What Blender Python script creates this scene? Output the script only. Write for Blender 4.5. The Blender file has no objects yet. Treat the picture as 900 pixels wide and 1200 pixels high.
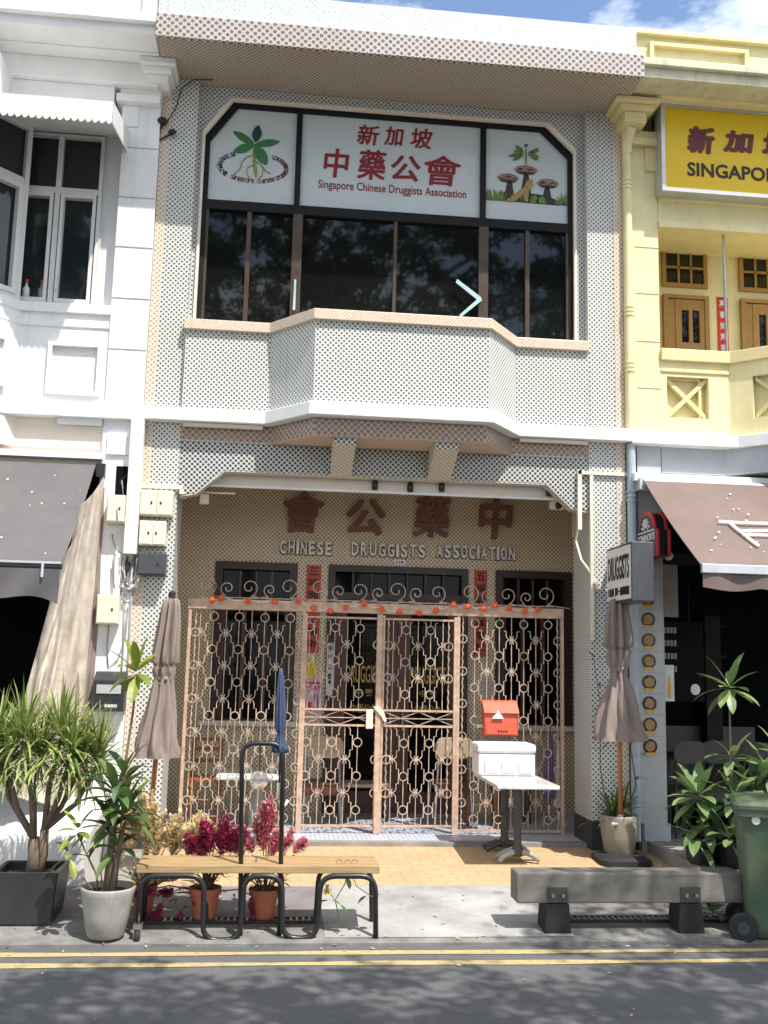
import bpy, math, random
from math import radians as R, sin, cos, pi, sqrt, atan2
from mathutils import Vector as V, Matrix

scene = bpy.context.scene
COL = scene.collection
random.seed(11)

# ------------------------------------------------------------------ camera
CAM = bpy.data.cameras.new('camera')
cam = bpy.data.objects.new('camera', CAM)
COL.objects.link(cam)
yaw, pitch, roll = R(5.9), R(8.56), R(1.33)
fwd = V((sin(yaw) * cos(pitch), cos(yaw) * cos(pitch), sin(pitch)))
rgt = V((cos(yaw), -sin(yaw), 0))
upv = rgt.cross(fwd)
rg2 = rgt * cos(roll) + upv * sin(roll)
up2 = upv * cos(roll) - rgt * sin(roll)
m = Matrix((rg2, up2, -fwd)).transposed().to_4x4()
m.translation = V((-1.03, -9.68, 1.94))
cam.matrix_world = m
CAM.sensor_fit = 'VERTICAL'
CAM.sensor_height = 36.0
CAM.lens = 36.0 * 1170 / 1200
CAM.clip_start = 0.05
CAM.clip_end = 2000
scene.camera = cam

# ------------------------------------------------------------------ light
SUN_DIR = V((0.30, -0.47, 1.0)).normalized()
SUN_EL = math.asin(SUN_DIR.z)
SUN_ROT = atan2(SUN_DIR.x, SUN_DIR.y)
sl = bpy.data.lights.new('sun', 'SUN')
sl.energy = 4.2
sl.angle = R(0.55)
sl.color = (1.0, 0.955, 0.89)
so = bpy.data.objects.new('sun', sl)
COL.objects.link(so)
so.rotation_euler = SUN_DIR.to_track_quat('Z', 'Y').to_euler()
so.location = (6, -8, 20)

world = bpy.data.worlds.new('World')
scene.world = world
world.use_nodes = True
wn, wl = world.node_tree.nodes, world.node_tree.links
wn.clear()
w_out = wn.new('ShaderNodeOutputWorld')
w_bg = wn.new('ShaderNodeBackground')
w_sky = wn.new('ShaderNodeTexSky')
w_sky.sky_type = 'NISHITA'
w_sky.sun_disc = False
w_sky.sun_elevation = SUN_EL
w_sky.sun_rotation = SUN_ROT
w_sky.dust_density = 1.2
w_sky.ozone_density = 2.0
w_tc = wn.new('ShaderNodeTexCoord')
w_map = wn.new('ShaderNodeMapping')
w_map.inputs['Scale'].default_value = (2.2, 2.2, 5.0)
w_map.inputs['Location'].default_value = (0.35, 0.2, 0.1)
w_no = wn.new('ShaderNodeTexNoise')
w_no.inputs['Scale'].default_value = 1.9
w_no.inputs['Detail'].default_value = 9
w_no.inputs['Roughness'].default_value = 0.58
w_rp = wn.new('ShaderNodeMapRange')
w_rp.inputs['From Min'].default_value = 0.38
w_rp.inputs['From Max'].default_value = 0.58
w_mx = wn.new('ShaderNodeMix')
w_mx.data_type = 'RGBA'
w_mx.inputs['B'].default_value = (8.5, 8.8, 9.2, 1)
wl.new(w_tc.outputs['Generated'], w_map.inputs['Vector'])
wl.new(w_map.outputs['Vector'], w_no.inputs['Vector'])
wl.new(w_no.outputs['Fac'], w_rp.inputs['Value'])
wl.new(w_rp.outputs['Result'], w_mx.inputs['Factor'])
wl.new(w_sky.outputs['Color'], w_mx.inputs['A'])
wl.new(w_mx.outputs['Result'], w_bg.inputs['Color'])
w_bg.inputs['Strength'].default_value = 0.145
wl.new(w_bg.outputs['Background'], w_out.inputs['Surface'])

scene.view_settings.view_transform = 'Standard'
scene.view_settings.look = 'None'
scene.view_settings.exposure = 0.76
scene.view_settings.gamma = 1
scene.view_settings.use_curve_mapping = False
scene.render.engine = 'CYCLES'
scene.cycles.max_bounces = 6
scene.cycles.diffuse_bounces = 4
scene.cycles.glossy_bounces = 3
scene.cycles.transparent_max_bounces = 6
scene.cycles.use_denoising = True

# ------------------------------------------------------------------ materials
def _nt(name):
    m_ = bpy.data.materials.new(name)
    m_.use_nodes = True
    nt = m_.node_tree
    b = nt.nodes['Principled BSDF']
    return m_, nt, b

def _N(nt, t, **kw):
    n = nt.nodes.new(t)
    for k, v in kw.items():
        if k.startswith('i_'):
            n.inputs[k[2:].replace('_', ' ')].default_value = v
        else:
            setattr(n, k, v)
    return n

def _math(nt, op, a, b=None):
    n = nt.nodes.new('ShaderNodeMath')
    n.operation = op
    for i, x in enumerate((a, b)):
        if x is None:
            continue
        if isinstance(x, (int, float)):
            n.inputs[i].default_value = x
        else:
            nt.links.new(x, n.inputs[i])
    return n.outputs[0]

def _mix(nt, f, a, b):
    n = nt.nodes.new('ShaderNodeMix')
    n.data_type = 'RGBA'
    for key, x in (('Factor', f), ('A', a), ('B', b)):
        if isinstance(x, (int, float)):
            n.inputs[key].default_value = x
        elif isinstance(x, tuple):
            n.inputs[key].default_value = (x[0], x[1], x[2], 1)
        else:
            nt.links.new(x, n.inputs[key])
    return n.outputs['Result']

def _noise(nt, vec, scale, detail=5, rough=0.6):
    n = _N(nt, 'ShaderNodeTexNoise', i_Scale=scale, i_Detail=detail, i_Roughness=rough)
    if vec is not None:
        nt.links.new(vec, n.inputs['Vector'])
    return n.outputs['Fac']

def _range(nt, x, a, b, c=0.0, d=1.0):
    n = _N(nt, 'ShaderNodeMapRange')
    nt.links.new(x, n.inputs['Value'])
    for k, v in zip(('From Min', 'From Max', 'To Min', 'To Max'), (a, b, c, d)):
        n.inputs[k].default_value = v
    return n.outputs['Result']

def _objvec(nt, scale=(1, 1, 1)):
    g = nt.nodes.new('ShaderNodeNewGeometry')
    mp = nt.nodes.new('ShaderNodeMapping')
    mp.inputs['Scale'].default_value = scale
    nt.links.new(g.outputs['Position'], mp.inputs['Vector'])
    return mp.outputs['Vector']

def _bump(nt, b, h, strength, dist=0.01):
    n = _N(nt, 'ShaderNodeBump', i_Strength=strength, i_Distance=dist)
    nt.links.new(h, n.inputs['Height'])
    nt.links.new(n.outputs['Normal'], b.inputs['Normal'])

def dark(c, k):
    return tuple(x * k for x in c)

def paint(name, col, rough=0.6, var=0.14, scale=3.0, streak=0.0, bump=0.12, dirt=None, metal=0.0, spec=0.4, fine=60):
    """surface with mottled colour, optional rain streaks and fine relief"""
    m_, nt, b = _nt(name)
    vec = _objvec(nt)
    n1 = _noise(nt, vec, scale, 7, 0.65)
    c = _mix(nt, _range(nt, n1, 0.3, 0.7), tuple(min(1, x * (1 + var * .4)) for x in col), dirt or dark(col, 1 - var))
    if streak:
        sv = _objvec(nt, (9, 9, 0.7))
        n2 = _noise(nt, sv, 1.4, 6, 0.7)
        c = _mix(nt, _math(nt, 'MULTIPLY', _range(nt, n2, 0.52, 0.78), streak), c, dark(col, 0.42))
    nt.links.new(c, b.inputs['Base Color'])
    b.inputs['Roughness'].default_value = rough
    b.inputs['Metallic'].default_value = metal
    b.inputs['Specular IOR Level'].default_value = spec
    if bump:
        _bump(nt, b, _noise(nt, vec, fine, 4, 0.6), bump, 0.004)
    return m_

def tile(name, ground, dot, pitch=0.055, rad=0.24, soft=0.06, link=0.25, stain=(0.55, 0.42, 0.3), stain_amt=0.25, rough=0.35):
    """mosaic of small glazed tiles: staggered dark dots on a pale ground, mapped in metres on each face"""
    m_, nt, b = _nt(name)
    uv = nt.nodes.new('ShaderNodeUVMap')
    uv.uv_map = 'UVMap'
    sc = _N(nt, 'ShaderNodeVectorMath', operation='SCALE')
    sc.inputs['Scale'].default_value = 1.0 / pitch
    nt.links.new(uv.outputs['UV'], sc.inputs[0])
    ds = []
    for off in ((0, 0, 0), (0.5, 0.5, 0)):
        a = _N(nt, 'ShaderNodeVectorMath', operation='ADD')
        a.inputs[1].default_value = off
        nt.links.new(sc.outputs[0], a.inputs[0])
        f = _N(nt, 'ShaderNodeVectorMath', operation='FRACTION')
        nt.links.new(a.outputs[0], f.inputs[0])
        s = _N(nt, 'ShaderNodeVectorMath', operation='SUBTRACT')
        s.inputs[1].default_value = (0.5, 0.5, 0)
        nt.links.new(f.outputs[0], s.inputs[0])
        mk = _N(nt, 'ShaderNodeVectorMath', operation='MULTIPLY')
        mk.inputs[1].default_value = (1, 1, 0)
        nt.links.new(s.outputs[0], mk.inputs[0])
        l = _N(nt, 'ShaderNodeVectorMath', operation='LENGTH')
        nt.links.new(mk.outputs[0], l.inputs[0])
        ds.append(l.outputs['Value'])
    d = _math(nt, 'MINIMUM', ds[0], ds[1])
    dotf = _range(nt, d, rad + soft, rad - soft)
    # grey links half way between the dots
    a4 = _N(nt, 'ShaderNodeVectorMath', operation='ADD')
    a4.inputs[1].default_value = (0.5, 0.0, 0)
    sc2 = _N(nt, 'ShaderNodeVectorMath', operation='SCALE')
    sc2.inputs['Scale'].default_value = 2.0 / pitch
    nt.links.new(uv.outputs['UV'], sc2.inputs[0])
    fr = _N(nt, 'ShaderNodeVectorMath', operation='FRACTION')
    nt.links.new(sc2.outputs[0], fr.inputs[0])
    sp = nt.nodes.new('ShaderNodeSeparateXYZ')
    nt.links.new(fr.outputs[0], sp.inputs[0])
    gx = _range(nt, _math(nt, 'ABSOLUTE', _math(nt, 'SUBTRACT', sp.outputs['X'], 0.5)), 0.40, 0.5)
    gy = _range(nt, _math(nt, 'ABSOLUTE', _math(nt, 'SUBTRACT', sp.outputs['Y'], 0.5)), 0.40, 0.5)
    gr = _math(nt, 'MULTIPLY', _math(nt, 'MAXIMUM', gx, gy), link)
    vec = _objvec(nt)
    n1 = _noise(nt, vec, 1.7, 8, 0.7)
    n3 = _noise(nt, _objvec(nt, (30, 30, 30)), 1.0, 2, 0.5)
    g2 = _mix(nt, _math(nt, 'MULTIPLY', _range(nt, n1, 0.45, 0.75), stain_amt), ground, tuple(ground[i] * stain[i] / 0.6 for i in range(3)))
    g2 = _mix(nt, _range(nt, n3, 0.35, 0.7, 0, 0.22), g2, dark(ground, 0.7))
    sv = _objvec(nt, (7, 7, 0.5))
    n5 = _noise(nt, sv, 1.6, 6, 0.7)
    g2 = _mix(nt, _range(nt, n5, 0.58, 0.82, 0, 0.6), g2, dark(ground, 0.55))
    c = _mix(nt, gr, g2, dark(dot, 1.6))
    dc = _mix(nt, _range(nt, n3, 0.3, 0.7), dot, dark(dot, 1.9))
    c = _mix(nt, dotf, c, dc)
    nt.links.new(c, b.inputs['Base Color'])
    b.inputs['Roughness'].default_value = rough
    b.inputs['Specular IOR Level'].default_value = 0.35
    _bump(nt, b, _math(nt, 'SUBTRACT', 1.0, _math(nt, 'MULTIPLY', _math(nt, 'MAXIMUM', gx, gy), 0.5)), 0.25, 0.003)
    return m_

def leafmat(name, c0, c1, trans=0.22, rough=0.45):
    m_, nt, b = _nt(name)
    at = nt.nodes.new('ShaderNodeAttribute')
    at.attribute_name = 'var'
    c = _mix(nt, at.outputs['Fac'], c0, c1)
    n1 = _noise(nt, _objvec(nt), 14, 4)
    c = _mix(nt, _range(nt, n1, 0.35, 0.75, 0, 0.45), c, dark(c0, 0.6))
    nt.links.new(c, b.inputs['Base Color'])
    b.inputs['Roughness'].default_value = rough
    tr = nt.nodes.new('ShaderNodeBsdfTranslucent')
    nt.links.new(c, tr.inputs['Color'])
    mx = nt.nodes.new('ShaderNodeMixShader')
    mx.inputs[0].default_value = trans
    out = nt.nodes['Material Output']
    nt.links.new(b.outputs[0], mx.inputs[1])
    nt.links.new(tr.outputs[0], mx.inputs[2])
    nt.links.new(mx.outputs[0], out.inputs['Surface'])
    return m_

def wood(name, c0, c1, rough=0.5, axis=(1, 12, 12), scale=4):
    m_, nt, b = _nt(name)
    n1 = _noise(nt, _objvec(nt, axis), scale, 8, 0.65)
    c = _mix(nt, _range(nt, n1, 0.3, 0.7), c0, c1)
    nt.links.new(c, b.inputs['Base Color'])
    b.inputs['Roughness'].default_value = rough
    _bump(nt, b, n1, 0.2, 0.004)
    return m_

def glassmat(name, col, rough=0.03, ior=1.5, wave=0.0):
    m_, nt, b = _nt(name)
    b.inputs['Base Color'].default_value = (*col, 1)
    b.inputs['Roughness'].default_value = rough
    b.inputs['IOR'].default_value = ior
    if wave:
        _bump(nt, b, _noise(nt, _objvec(nt), 1.6, 2), wave, 0.02)
    return m_

M = {}
# fixed mosaic and wall finishes
M['tile_white'] = tile('tile_white', (.665, .665, .625), (.06, .065, .067), .0505, .220, stain=(.58, .52, .43), stain_amt=.5)
M['tile_peach'] = tile('tile_peach', (.70, .63, .52), (.30, .21, .15), .0525, .235)
M['tile_sill'] = tile('tile_sill', (.69, .60, .48), (.36, .26, .19), .036, .25)
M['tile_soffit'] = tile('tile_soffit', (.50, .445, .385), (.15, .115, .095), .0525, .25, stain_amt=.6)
M['tile_fascia'] = tile('tile_fascia', (.56, .54, .51), (.12, .09, .08), .075, .27, link=.5, stain_amt=.5)
M['tile_parapet'] = tile('tile_parapet', (.55, .57, .57), (.34, .36, .37), .05, .2, link=.3)
M['tile_lintel'] = tile('tile_lintel', (.62, .62, .57), (.03, .035, .04), .0525, .28, link=.3)
M['tile_corbel'] = tile('tile_corbel', (.70, .67, .56), (.30, .25, .18), .0525, .26, link=.3)
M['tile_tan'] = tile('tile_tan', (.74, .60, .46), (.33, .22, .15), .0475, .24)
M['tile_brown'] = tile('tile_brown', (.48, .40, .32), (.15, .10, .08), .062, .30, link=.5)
M['tile_inner'] = tile('tile_inner', (.76, .665, .48), (.17, .11, .065), .0500, .225)
M['tile_black'] = tile('tile_black', (.05, .05, .05), (.015, .015, .015), .04, .2, link=.8)
M['tile_floor'] = tile('tile_floor', (.58, .60, .66), (.16, .18, .24), .09, .24, link=.7)
M['white_wall'] = paint('white_wall', (.80, .80, .80), .6, .14, 2.2, .30, .35)
M['white_trim'] = paint('white_trim', (.78, .78, .76), .5, .10, 3, .12, .1)
M['yellow_wall'] = paint('yellow_wall', (.80, .715, .40), .65, .14, 2.0, .28, .3)
M['yellow_trim'] = paint('yellow_trim', (.72, .62, .32), .6, .10, 3, .12, .15)
M['stained_gutter'] = paint('stained_gutter', (.62, .60, .42), .6, .25, 4, .7, .2)
M['grey_wall'] = paint('grey_wall', (.42, .44, .46), .6, .15, 2.4, .2, .2)
M['cream_paint'] = paint('cream_paint', (.74, .66, .56), .5, .08, 3, .05, .08)
M['cream_box'] = paint('cream_box', (.74, .68, .53), .4, .10, 6, .1, .05)
M['grey_box'] = paint('grey_box', (.06, .063, .07), .35, .2, 6, .1, .05)
M['black_metal'] = paint('black_metal', (.013, .013, .014), .35, .3, 8, 0, .05, spec=.5)
M['black_frame'] = paint('black_frame', (.008, .0085, .0095), .5, .3, 5, 0, .05, spec=.2)
M['bronze_frame'] = paint('bronze_frame', (.085, .06, .045), .35, .3, 5, .2, .05, metal=.3)
M['dark_glass'] = glassmat('dark_glass', (.006, .007, .007), .03, 1.5, .03)
M['blue_glass'] = glassmat('blue_glass', (.014, .019, .021), .05, 1.45, .04)
M['frame_white'] = paint('frame_white', (.66, .66, .65), .4, .08, 4, .05, .05)
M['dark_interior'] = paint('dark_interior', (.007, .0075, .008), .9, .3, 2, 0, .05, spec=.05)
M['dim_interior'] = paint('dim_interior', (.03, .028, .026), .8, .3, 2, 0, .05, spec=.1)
M['shop_glass'] = glassmat('shop_glass', (.004, .004, .004), .06, 1.22)
M['board_black'] = paint('board_black', (.010, .010, .011), .9, .3, 6, 0, 0, spec=.05)
M['chair_brown'] = paint('chair_brown', (.075, .065, .058), .7, .2, 6, 0, 0, spec=.2)
M['dark_wood'] = wood('dark_wood', (.048, .022, .015), (.024, .012, .009), .45, (12, 12, 1))
M['red_wood'] = wood('red_wood', (.115, .040, .024), (.065, .022, .014), .45, (12, 12, 1))
M['yellow_wood'] = wood('yellow_wood', (.42, .24, .05), (.30, .15, .03), .5, (12, 12, 1))
M['orange_wood'] = wood('orange_wood', (.30, .105, .030), (.20, .065, .02), .4, (10, 10, 2))
M['beige_ply'] = wood('beige_ply', (.42, .33, .23), (.33, .25, .17), .45, (2, 12, 12))
M['bench_wood'] = wood('bench_wood', (.42, .29, .14), (.25, .16, .075), .55, (1, 14, 14))
M['timber'] = wood('timber', (.185, .172, .145), (.095, .09, .078), .8, (1.2, 4, 4), 3)
M['gate_iron'] = paint('gate_iron', (.54, .44, .34), .5, .3, 16, .25, .15, dirt=(.25, .175, .125))
M['gate_rail'] = paint('gate_rail', (.56, .395, .285), .5, .22, 14, .2, .1, dirt=(.36, .24, .17))
M['relief_brown'] = paint('relief_brown', (.21, .095, .07), .6, .2, 8, 0, .2)
M['letter_cream'] = paint('letter_cream', (.84, .82, .74), .5, .12, 9, .0, .1)
M['red_ink'] = paint('red_ink', (.23, .010, .014), .5, .15, 9, 0, 0)
M['maroon_ink'] = paint('maroon_ink', (.13, .022, .025), .5, .1, 9, 0, 0)
M['black_ink'] = paint('black_ink', (.012, .011, .012), .5, .2, 9, 0, 0)
M['gold_ink'] = paint('gold_ink', (.42, .27, .05), .4, .25, 9, 0, 0)
M['white_ink'] = paint('white_ink', (.75, .75, .73), .5, .1, 9, 0, 0)
M['panel_white'] = paint('panel_white', (.52, .57, .57), .12, .08, 1.2, 0, 0, spec=.6)
M['red_paper'] = paint('red_paper', (.50, .10, .065), .7, .2, 5, .1, .05)
M['bright_red_paper'] = paint('bright_red_paper', (.62, .035, .025), .6, .15, 5, 0, .05)
M['yellow_paper'] = paint('yellow_paper', (.75, .56, .02), .7, .1, 5, 0, 0)
M['pink_paper'] = paint('pink_paper', (.68, .43, .56), .7, .1, 5, 0, 0)
M['white_paper'] = paint('white_paper', (.62, .62, .58), .7, .15, 5, .1, 0)
M['grey_paper'] = paint('grey_paper', (.24, .24, .23), .6, .2, 6, 0, 0)
M['sign_yellow'] = paint('sign_yellow', (.74, .49, .015), .35, .07, 1.5, .05, 0, spec=.3)
M['alu'] = paint('alu', (.55, .56, .57), .35, .15, 6, .1, .03, metal=.5)
M['steel'] = paint('steel', (.42, .43, .44), .3, .2, 9, 0, .03, metal=.9)
M['awning_grey'] = paint('awning_grey', (.085, .082, .09), .8, .2, 2.2, .15, .2, dirt=(.13, .115, .11))
M['awning_brown'] = paint('awning_brown', (.165, .12, .105), .8, .15, 2, .1, .15)
M['drop_white'] = paint('drop_white', (.75, .74, .72), .8, .1, 9, 0, 0)
M['curtain'] = paint('curtain', (.56, .50, .42), .9, .3, 6.5, .0, .3, dirt=(.38, .32, .265), fine=30)
M['parasol_cloth'] = paint('parasol_cloth', (.245, .19, .165), .9, .15, 5, .1, .2)
M['pole_wood'] = wood('pole_wood', (.42, .18, .06), (.30, .12, .04), .45, (10, 10, 1))
M['rubber'] = paint('rubber', (.022, .022, .023), .7, .3, 9, 0, .2)
M['stone_grey'] = paint('stone_grey', (.022, .020, .019), .8, .25, 6, 0, .4)
M['concrete_pot'] = paint('concrete_pot', (.33, .32, .28), .75, .25, 5, .55, .3, dirt=(.22, .21, .18))
M['beige_pot'] = paint('beige_pot', (.27, .245, .19), .7, .2, 5, .3, .25)
M['terracotta'] = paint('terracotta', (.42, .13, .065), .75, .2, 7, .15, .2)
M['planter_black'] = paint('planter_black', (.03, .031, .034), .45, .35, 5, .3, .15)
M['soil'] = paint('soil', (.05, .036, .025), .95, .4, 18, 0, 1.0, fine=40)
M['bark'] = paint('bark', (.17, .125, .09), .9, .35, 12, .3, .8, fine=40)
M['green_stem'] = paint('green_stem', (.12, .13, .05), .7, .3, 10, 0, .2)
M['marble'] = paint('marble', (.62, .61, .585), .25, .3, 5, .15, 0)
M['white_foam'] = paint('white_foam', (.70, .70, .68), .55, .12, 7, .15, .2)
M['cast_iron'] = paint('cast_iron', (.075, .07, .065), .45, .4, 7, 0, .25, metal=.3)
M['pale_iron'] = paint('pale_iron', (.38, .37, .35), .5, .3, 7, 0, .25)
M['letterbox_red'] = paint('letterbox_red', (.66, .115, .06), .4, .12, 6, .1, .05)
M['pompom'] = paint('pompom', (.80, .12, .02), .8, .2, 20, 0, .3)
M['umbrella_blue'] = paint('umbrella_blue', (.045, .07, .135), .75, .25, 10, 0, .15)
M['umbrella_purple'] = paint('umbrella_purple', (.12, .08, .26), .75, .25, 10, 0, .15)
M['umbrella_white'] = paint('umbrella_white', (.50, .44, .40), .7, .2, 10, 0, .15)
M['lamp_glass'] = glassmat('lamp_glass', (.80, .80, .80), .08, 1.3)
M['lamp_glass'].node_tree.nodes['Principled BSDF'].inputs['Transmission Weight'].default_value = .85
M['bin_green'] = paint('bin_green', (.030, .085, .050), .5, .3, 3.5, .2, .08, dirt=(.10, .115, .065))
M['sign_red'] = paint('sign_red', (.55, .035, .03), .35, .15, 6, 0, 0)
M['sign_black'] = paint('sign_black', (.016, .015, .016), .35, .2, 6, 0, 0)
M['light_box'] = paint('light_box', (.70, .68, .63), .35, .08, 5, .05, 0)
M['pipe_grey'] = paint('pipe_grey', (.40, .45, .50), .45, .12, 5, .1, .05)
M['menu_white'] = paint('menu_white', (.43, .425, .42), .4, .08, 3, .05, 0)
M['tape_blue'] = paint('tape_blue', (.36, .50, .54), .4, .15, 12, 0, .1)
M['food_brown'] = paint('food_brown', (.20, .10, .045), .6, .9, 30, 0, .2, dirt=(.42, .26, .10), fine=90)
M['food_label'] = paint('food_label', (.62, .34, .04), .5, .1, 9, 0, 0)
M['plate_dark'] = paint('plate_dark', (.022, .022, .025), .3, .1, 9, 0, 0)
M['apron_concrete'] = paint('apron_concrete', (.36, .355, .335), .85, .25, 2.2, 0, .5, dirt=(.20, .20, .19), fine=120)
M['edge_concrete'] = paint('edge_concrete', (.20, .195, .18), .9, .5, 5, 0, .7, dirt=(.10, .096, .09), fine=90)
M['mauve_paving'] = paint('mauve_paving', (.20, .18, .182), .8, .2, 3, 0, .4, dirt=(.12, .105, .108), fine=120)
M['kerb_concrete'] = paint('kerb_concrete', (.27, .25, .22), .85, .3, 4, .2, .5, dirt=(.17, .16, .14), fine=110)
M['plinth_white'] = paint('plinth_white', (.62, .61, .58), .75, .2, 4, .25, .3, fine=60)
M['road_yellow'] = paint('road_yellow', (.42, .33, .13), .75, .3, 6, 0, .4, dirt=(.29, .24, .12), fine=110)
M['beak_cable'] = paint('beak_cable', (.30, .30, .29), .6, .3, 9, 0, 0)

def ochre_paving():
    m_, nt, b = _nt('ochre_paving')
    br = _N(nt, 'ShaderNodeTexBrick', i_Scale=1.0)
    br.inputs['Color1'].default_value = (.455, .318, .18, 1)
    br.inputs['Color2'].default_value = (.425, .292, .163, 1)
    br.inputs['Mortar'].default_value = (.30, .19, .09, 1)
    br.inputs['Brick Width'].default_value = .22
    br.inputs['Row Height'].default_value = .11
    br.inputs['Mortar Size'].default_value = .004
    nt.links.new(_objvec(nt), br.inputs['Vector'])
    n1 = _noise(nt, _objvec(nt), 3.5, 8, .7)
    c = _mix(nt, _range(nt, n1, .5, .8, 0, .5), br.outputs['Color'], (.25, .18, .105))
    nt.links.new(c, b.inputs['Base Color'])
    b.inputs['Roughness'].default_value = .8
    _bump(nt, b, _noise(nt, _objvec(nt), 90, 3), .4, .004)
    return m_
M['ochre_paving'] = ochre_paving()

def worn_paint(name):
    m_, nt, b = _nt(name)
    v = _objvec(nt)
    c = _mix(nt, _range(nt, _noise(nt, v, 5, 6, .7), .3, .7), (.46, .36, .15), (.33, .27, .13))
    wear = _range(nt, _noise(nt, v, 26, 6, .75), .54, .66, 0, .8)
    c = _mix(nt, wear, c, (.085, .085, .086))
    c = _mix(nt, _range(nt, _noise(nt, _objvec(nt, (1, 3, 1)), 2.2, 5, .7), .55, .7, 0, .55), c, (.12, .115, .10))
    nt.links.new(c, b.inputs['Base Color'])
    b.inputs['Roughness'].default_value = .8
    _bump(nt, b, _noise(nt, v, 160, 3), .5, .005)
    return m_
M['road_yellow'] = worn_paint('worn_yellow')

def asphalt():
    m_, nt, b = _nt('asphalt')
    v = _objvec(nt)
    n1 = _noise(nt, v, 220, 2, .5)
    n2 = _noise(nt, v, 1.1, 7, .65)
    c = _mix(nt, _range(nt, n1, .38, .66), (.058, .060, .064), (.15, .15, .152))
    c = _mix(nt, _range(nt, n2, .4, .7, 0, .45), c, (.060, .061, .064))
    n3 = _noise(nt, _objvec(nt, (.6, 5, 1)), 1.2, 5, .6)
    c = _mix(nt, _range(nt, n3, .5, .75, 0, .35), c, (.10, .10, .10))
    # hairline cracks and darker oil stains
    vo = _N(nt, 'ShaderNodeTexVoronoi', feature='DISTANCE_TO_EDGE', i_Scale=.55)
    wv = _N(nt, 'ShaderNodeVectorMath', operation='ADD')
    nv = _N(nt, 'ShaderNodeTexNoise', i_Scale=2.5, i_Detail=6)
    nt.links.new(v, nv.inputs['Vector'])
    nt.links.new(v, wv.inputs[0])
    nt.links.new(nv.outputs['Color'], wv.inputs[1])
    nt.links.new(wv.outputs[0], vo.inputs['Vector'])
    c = _mix(nt, _range(nt, vo.outputs['Distance'], .006, .001, 0, .35), c, (.022, .022, .023))
    c = _mix(nt, _range(nt, _noise(nt, v, .9, 3, .5), .60, .72, 0, .5), c, (.030, .030, .032))
    nt.links.new(c, b.inputs['Base Color'])
    b.inputs['Roughness'].default_value = .85
    _bump(nt, b, n1, .6, .006)
    return m_
M['asphalt'] = asphalt()

M['leaf_screw'] = leafmat('leaf_screw', (.11, .19, .04), (.42, .46, .15))
M['leaf_corn'] = leafmat('leaf_corn', (.035, .085, .022), (.15, .22, .06))
M['leaf_lime'] = leafmat('leaf_lime', (.13, .20, .03), (.34, .36, .05))
M['leaf_shop'] = leafmat('leaf_shop', (.08, .17, .06), (.28, .36, .14))
M['leaf_tree'] = leafmat('leaf_tree', (.035, .075, .02), (.10, .15, .04), .25)
M['plume_red'] = leafmat('plume_red', (.30, .02, .07), (.58, .08, .19), .25, .8)
M['plume_pink'] = leafmat('plume_pink', (.52, .11, .18), (.88, .40, .42), .3, .8)
M['plume_straw'] = leafmat('plume_straw', (.72, .57, .32), (.92, .80, .55), .3, .8)
M['leaf_dry'] = leafmat('leaf_dry', (.15, .02, .03), (.22, .11, .05), .1, .8)
M['petal'] = leafmat('petal', (.75, .50, .02), (.85, .62, .04), .1, .7)
M['litter'] = leafmat('litter', (.30, .24, .13), (.55, .50, .36), .05, .8)
M['logo_green'] = paint('logo_green', (.035, .17, .05), .4, .3, 20, 0, 0)
M['logo_dark_green'] = paint('logo_dark_green', (.008, .045, .035), .4, .2, 20, 0, 0)
M['logo_root'] = paint('logo_root', (.27, .27, .06), .4, .3, 20, 0, 0)
M['print_brown'] = paint('print_brown', (.17, .085, .065), .4, .6, 22, 0, 0, dirt=(.36, .2, .16))
M['print_dark'] = paint('print_dark', (.02, .022, .014), .4, .4, 20, 0, 0)
M['print_root'] = paint('print_root', (.36, .24, .07), .4, .4, 20, 0, 0)
M['print_grass'] = paint('print_grass', (.13, .20, .03), .4, .5, 26, 0, 0, dirt=(.04, .09, .025))

def glow():
    m_, nt, b = _nt('lamp_glow')
    b.inputs['Emission Color'].default_value = (1, .55, .22, 1)
    b.inputs['Emission Strength'].default_value = 6
    return m_
M['lamp_glow'] = glow()
# ------------------------------------------------------------------ mesh builder
_glyphs = {}
ORG = {}

def glyph(s, off=0.0, shear=0.0):
    key = (s, off, shear)
    if key in _glyphs:
        return _glyphs[key]
    c = bpy.data.curves.new('glyph', 'FONT')
    c.body = s
    c.size = 1.0
    c.extrude = 0.5
    c.offset = off
    c.shear = shear
    c.resolution_u = 3
    o = bpy.data.objects.new('glyph', c)
    COL.objects.link(o)
    dg = bpy.context.evaluated_depsgraph_get()
    me = bpy.data.meshes.new_from_object(o.evaluated_get(dg))
    vs = [v.co.copy() for v in me.vertices]
    fs = [tuple(p.vertices) for p in me.polygons]
    bpy.data.objects.remove(o)
    bpy.data.curves.remove(c)
    bpy.data.meshes.remove(me)
    _glyphs[key] = (vs, fs)
    return vs, fs

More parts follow.
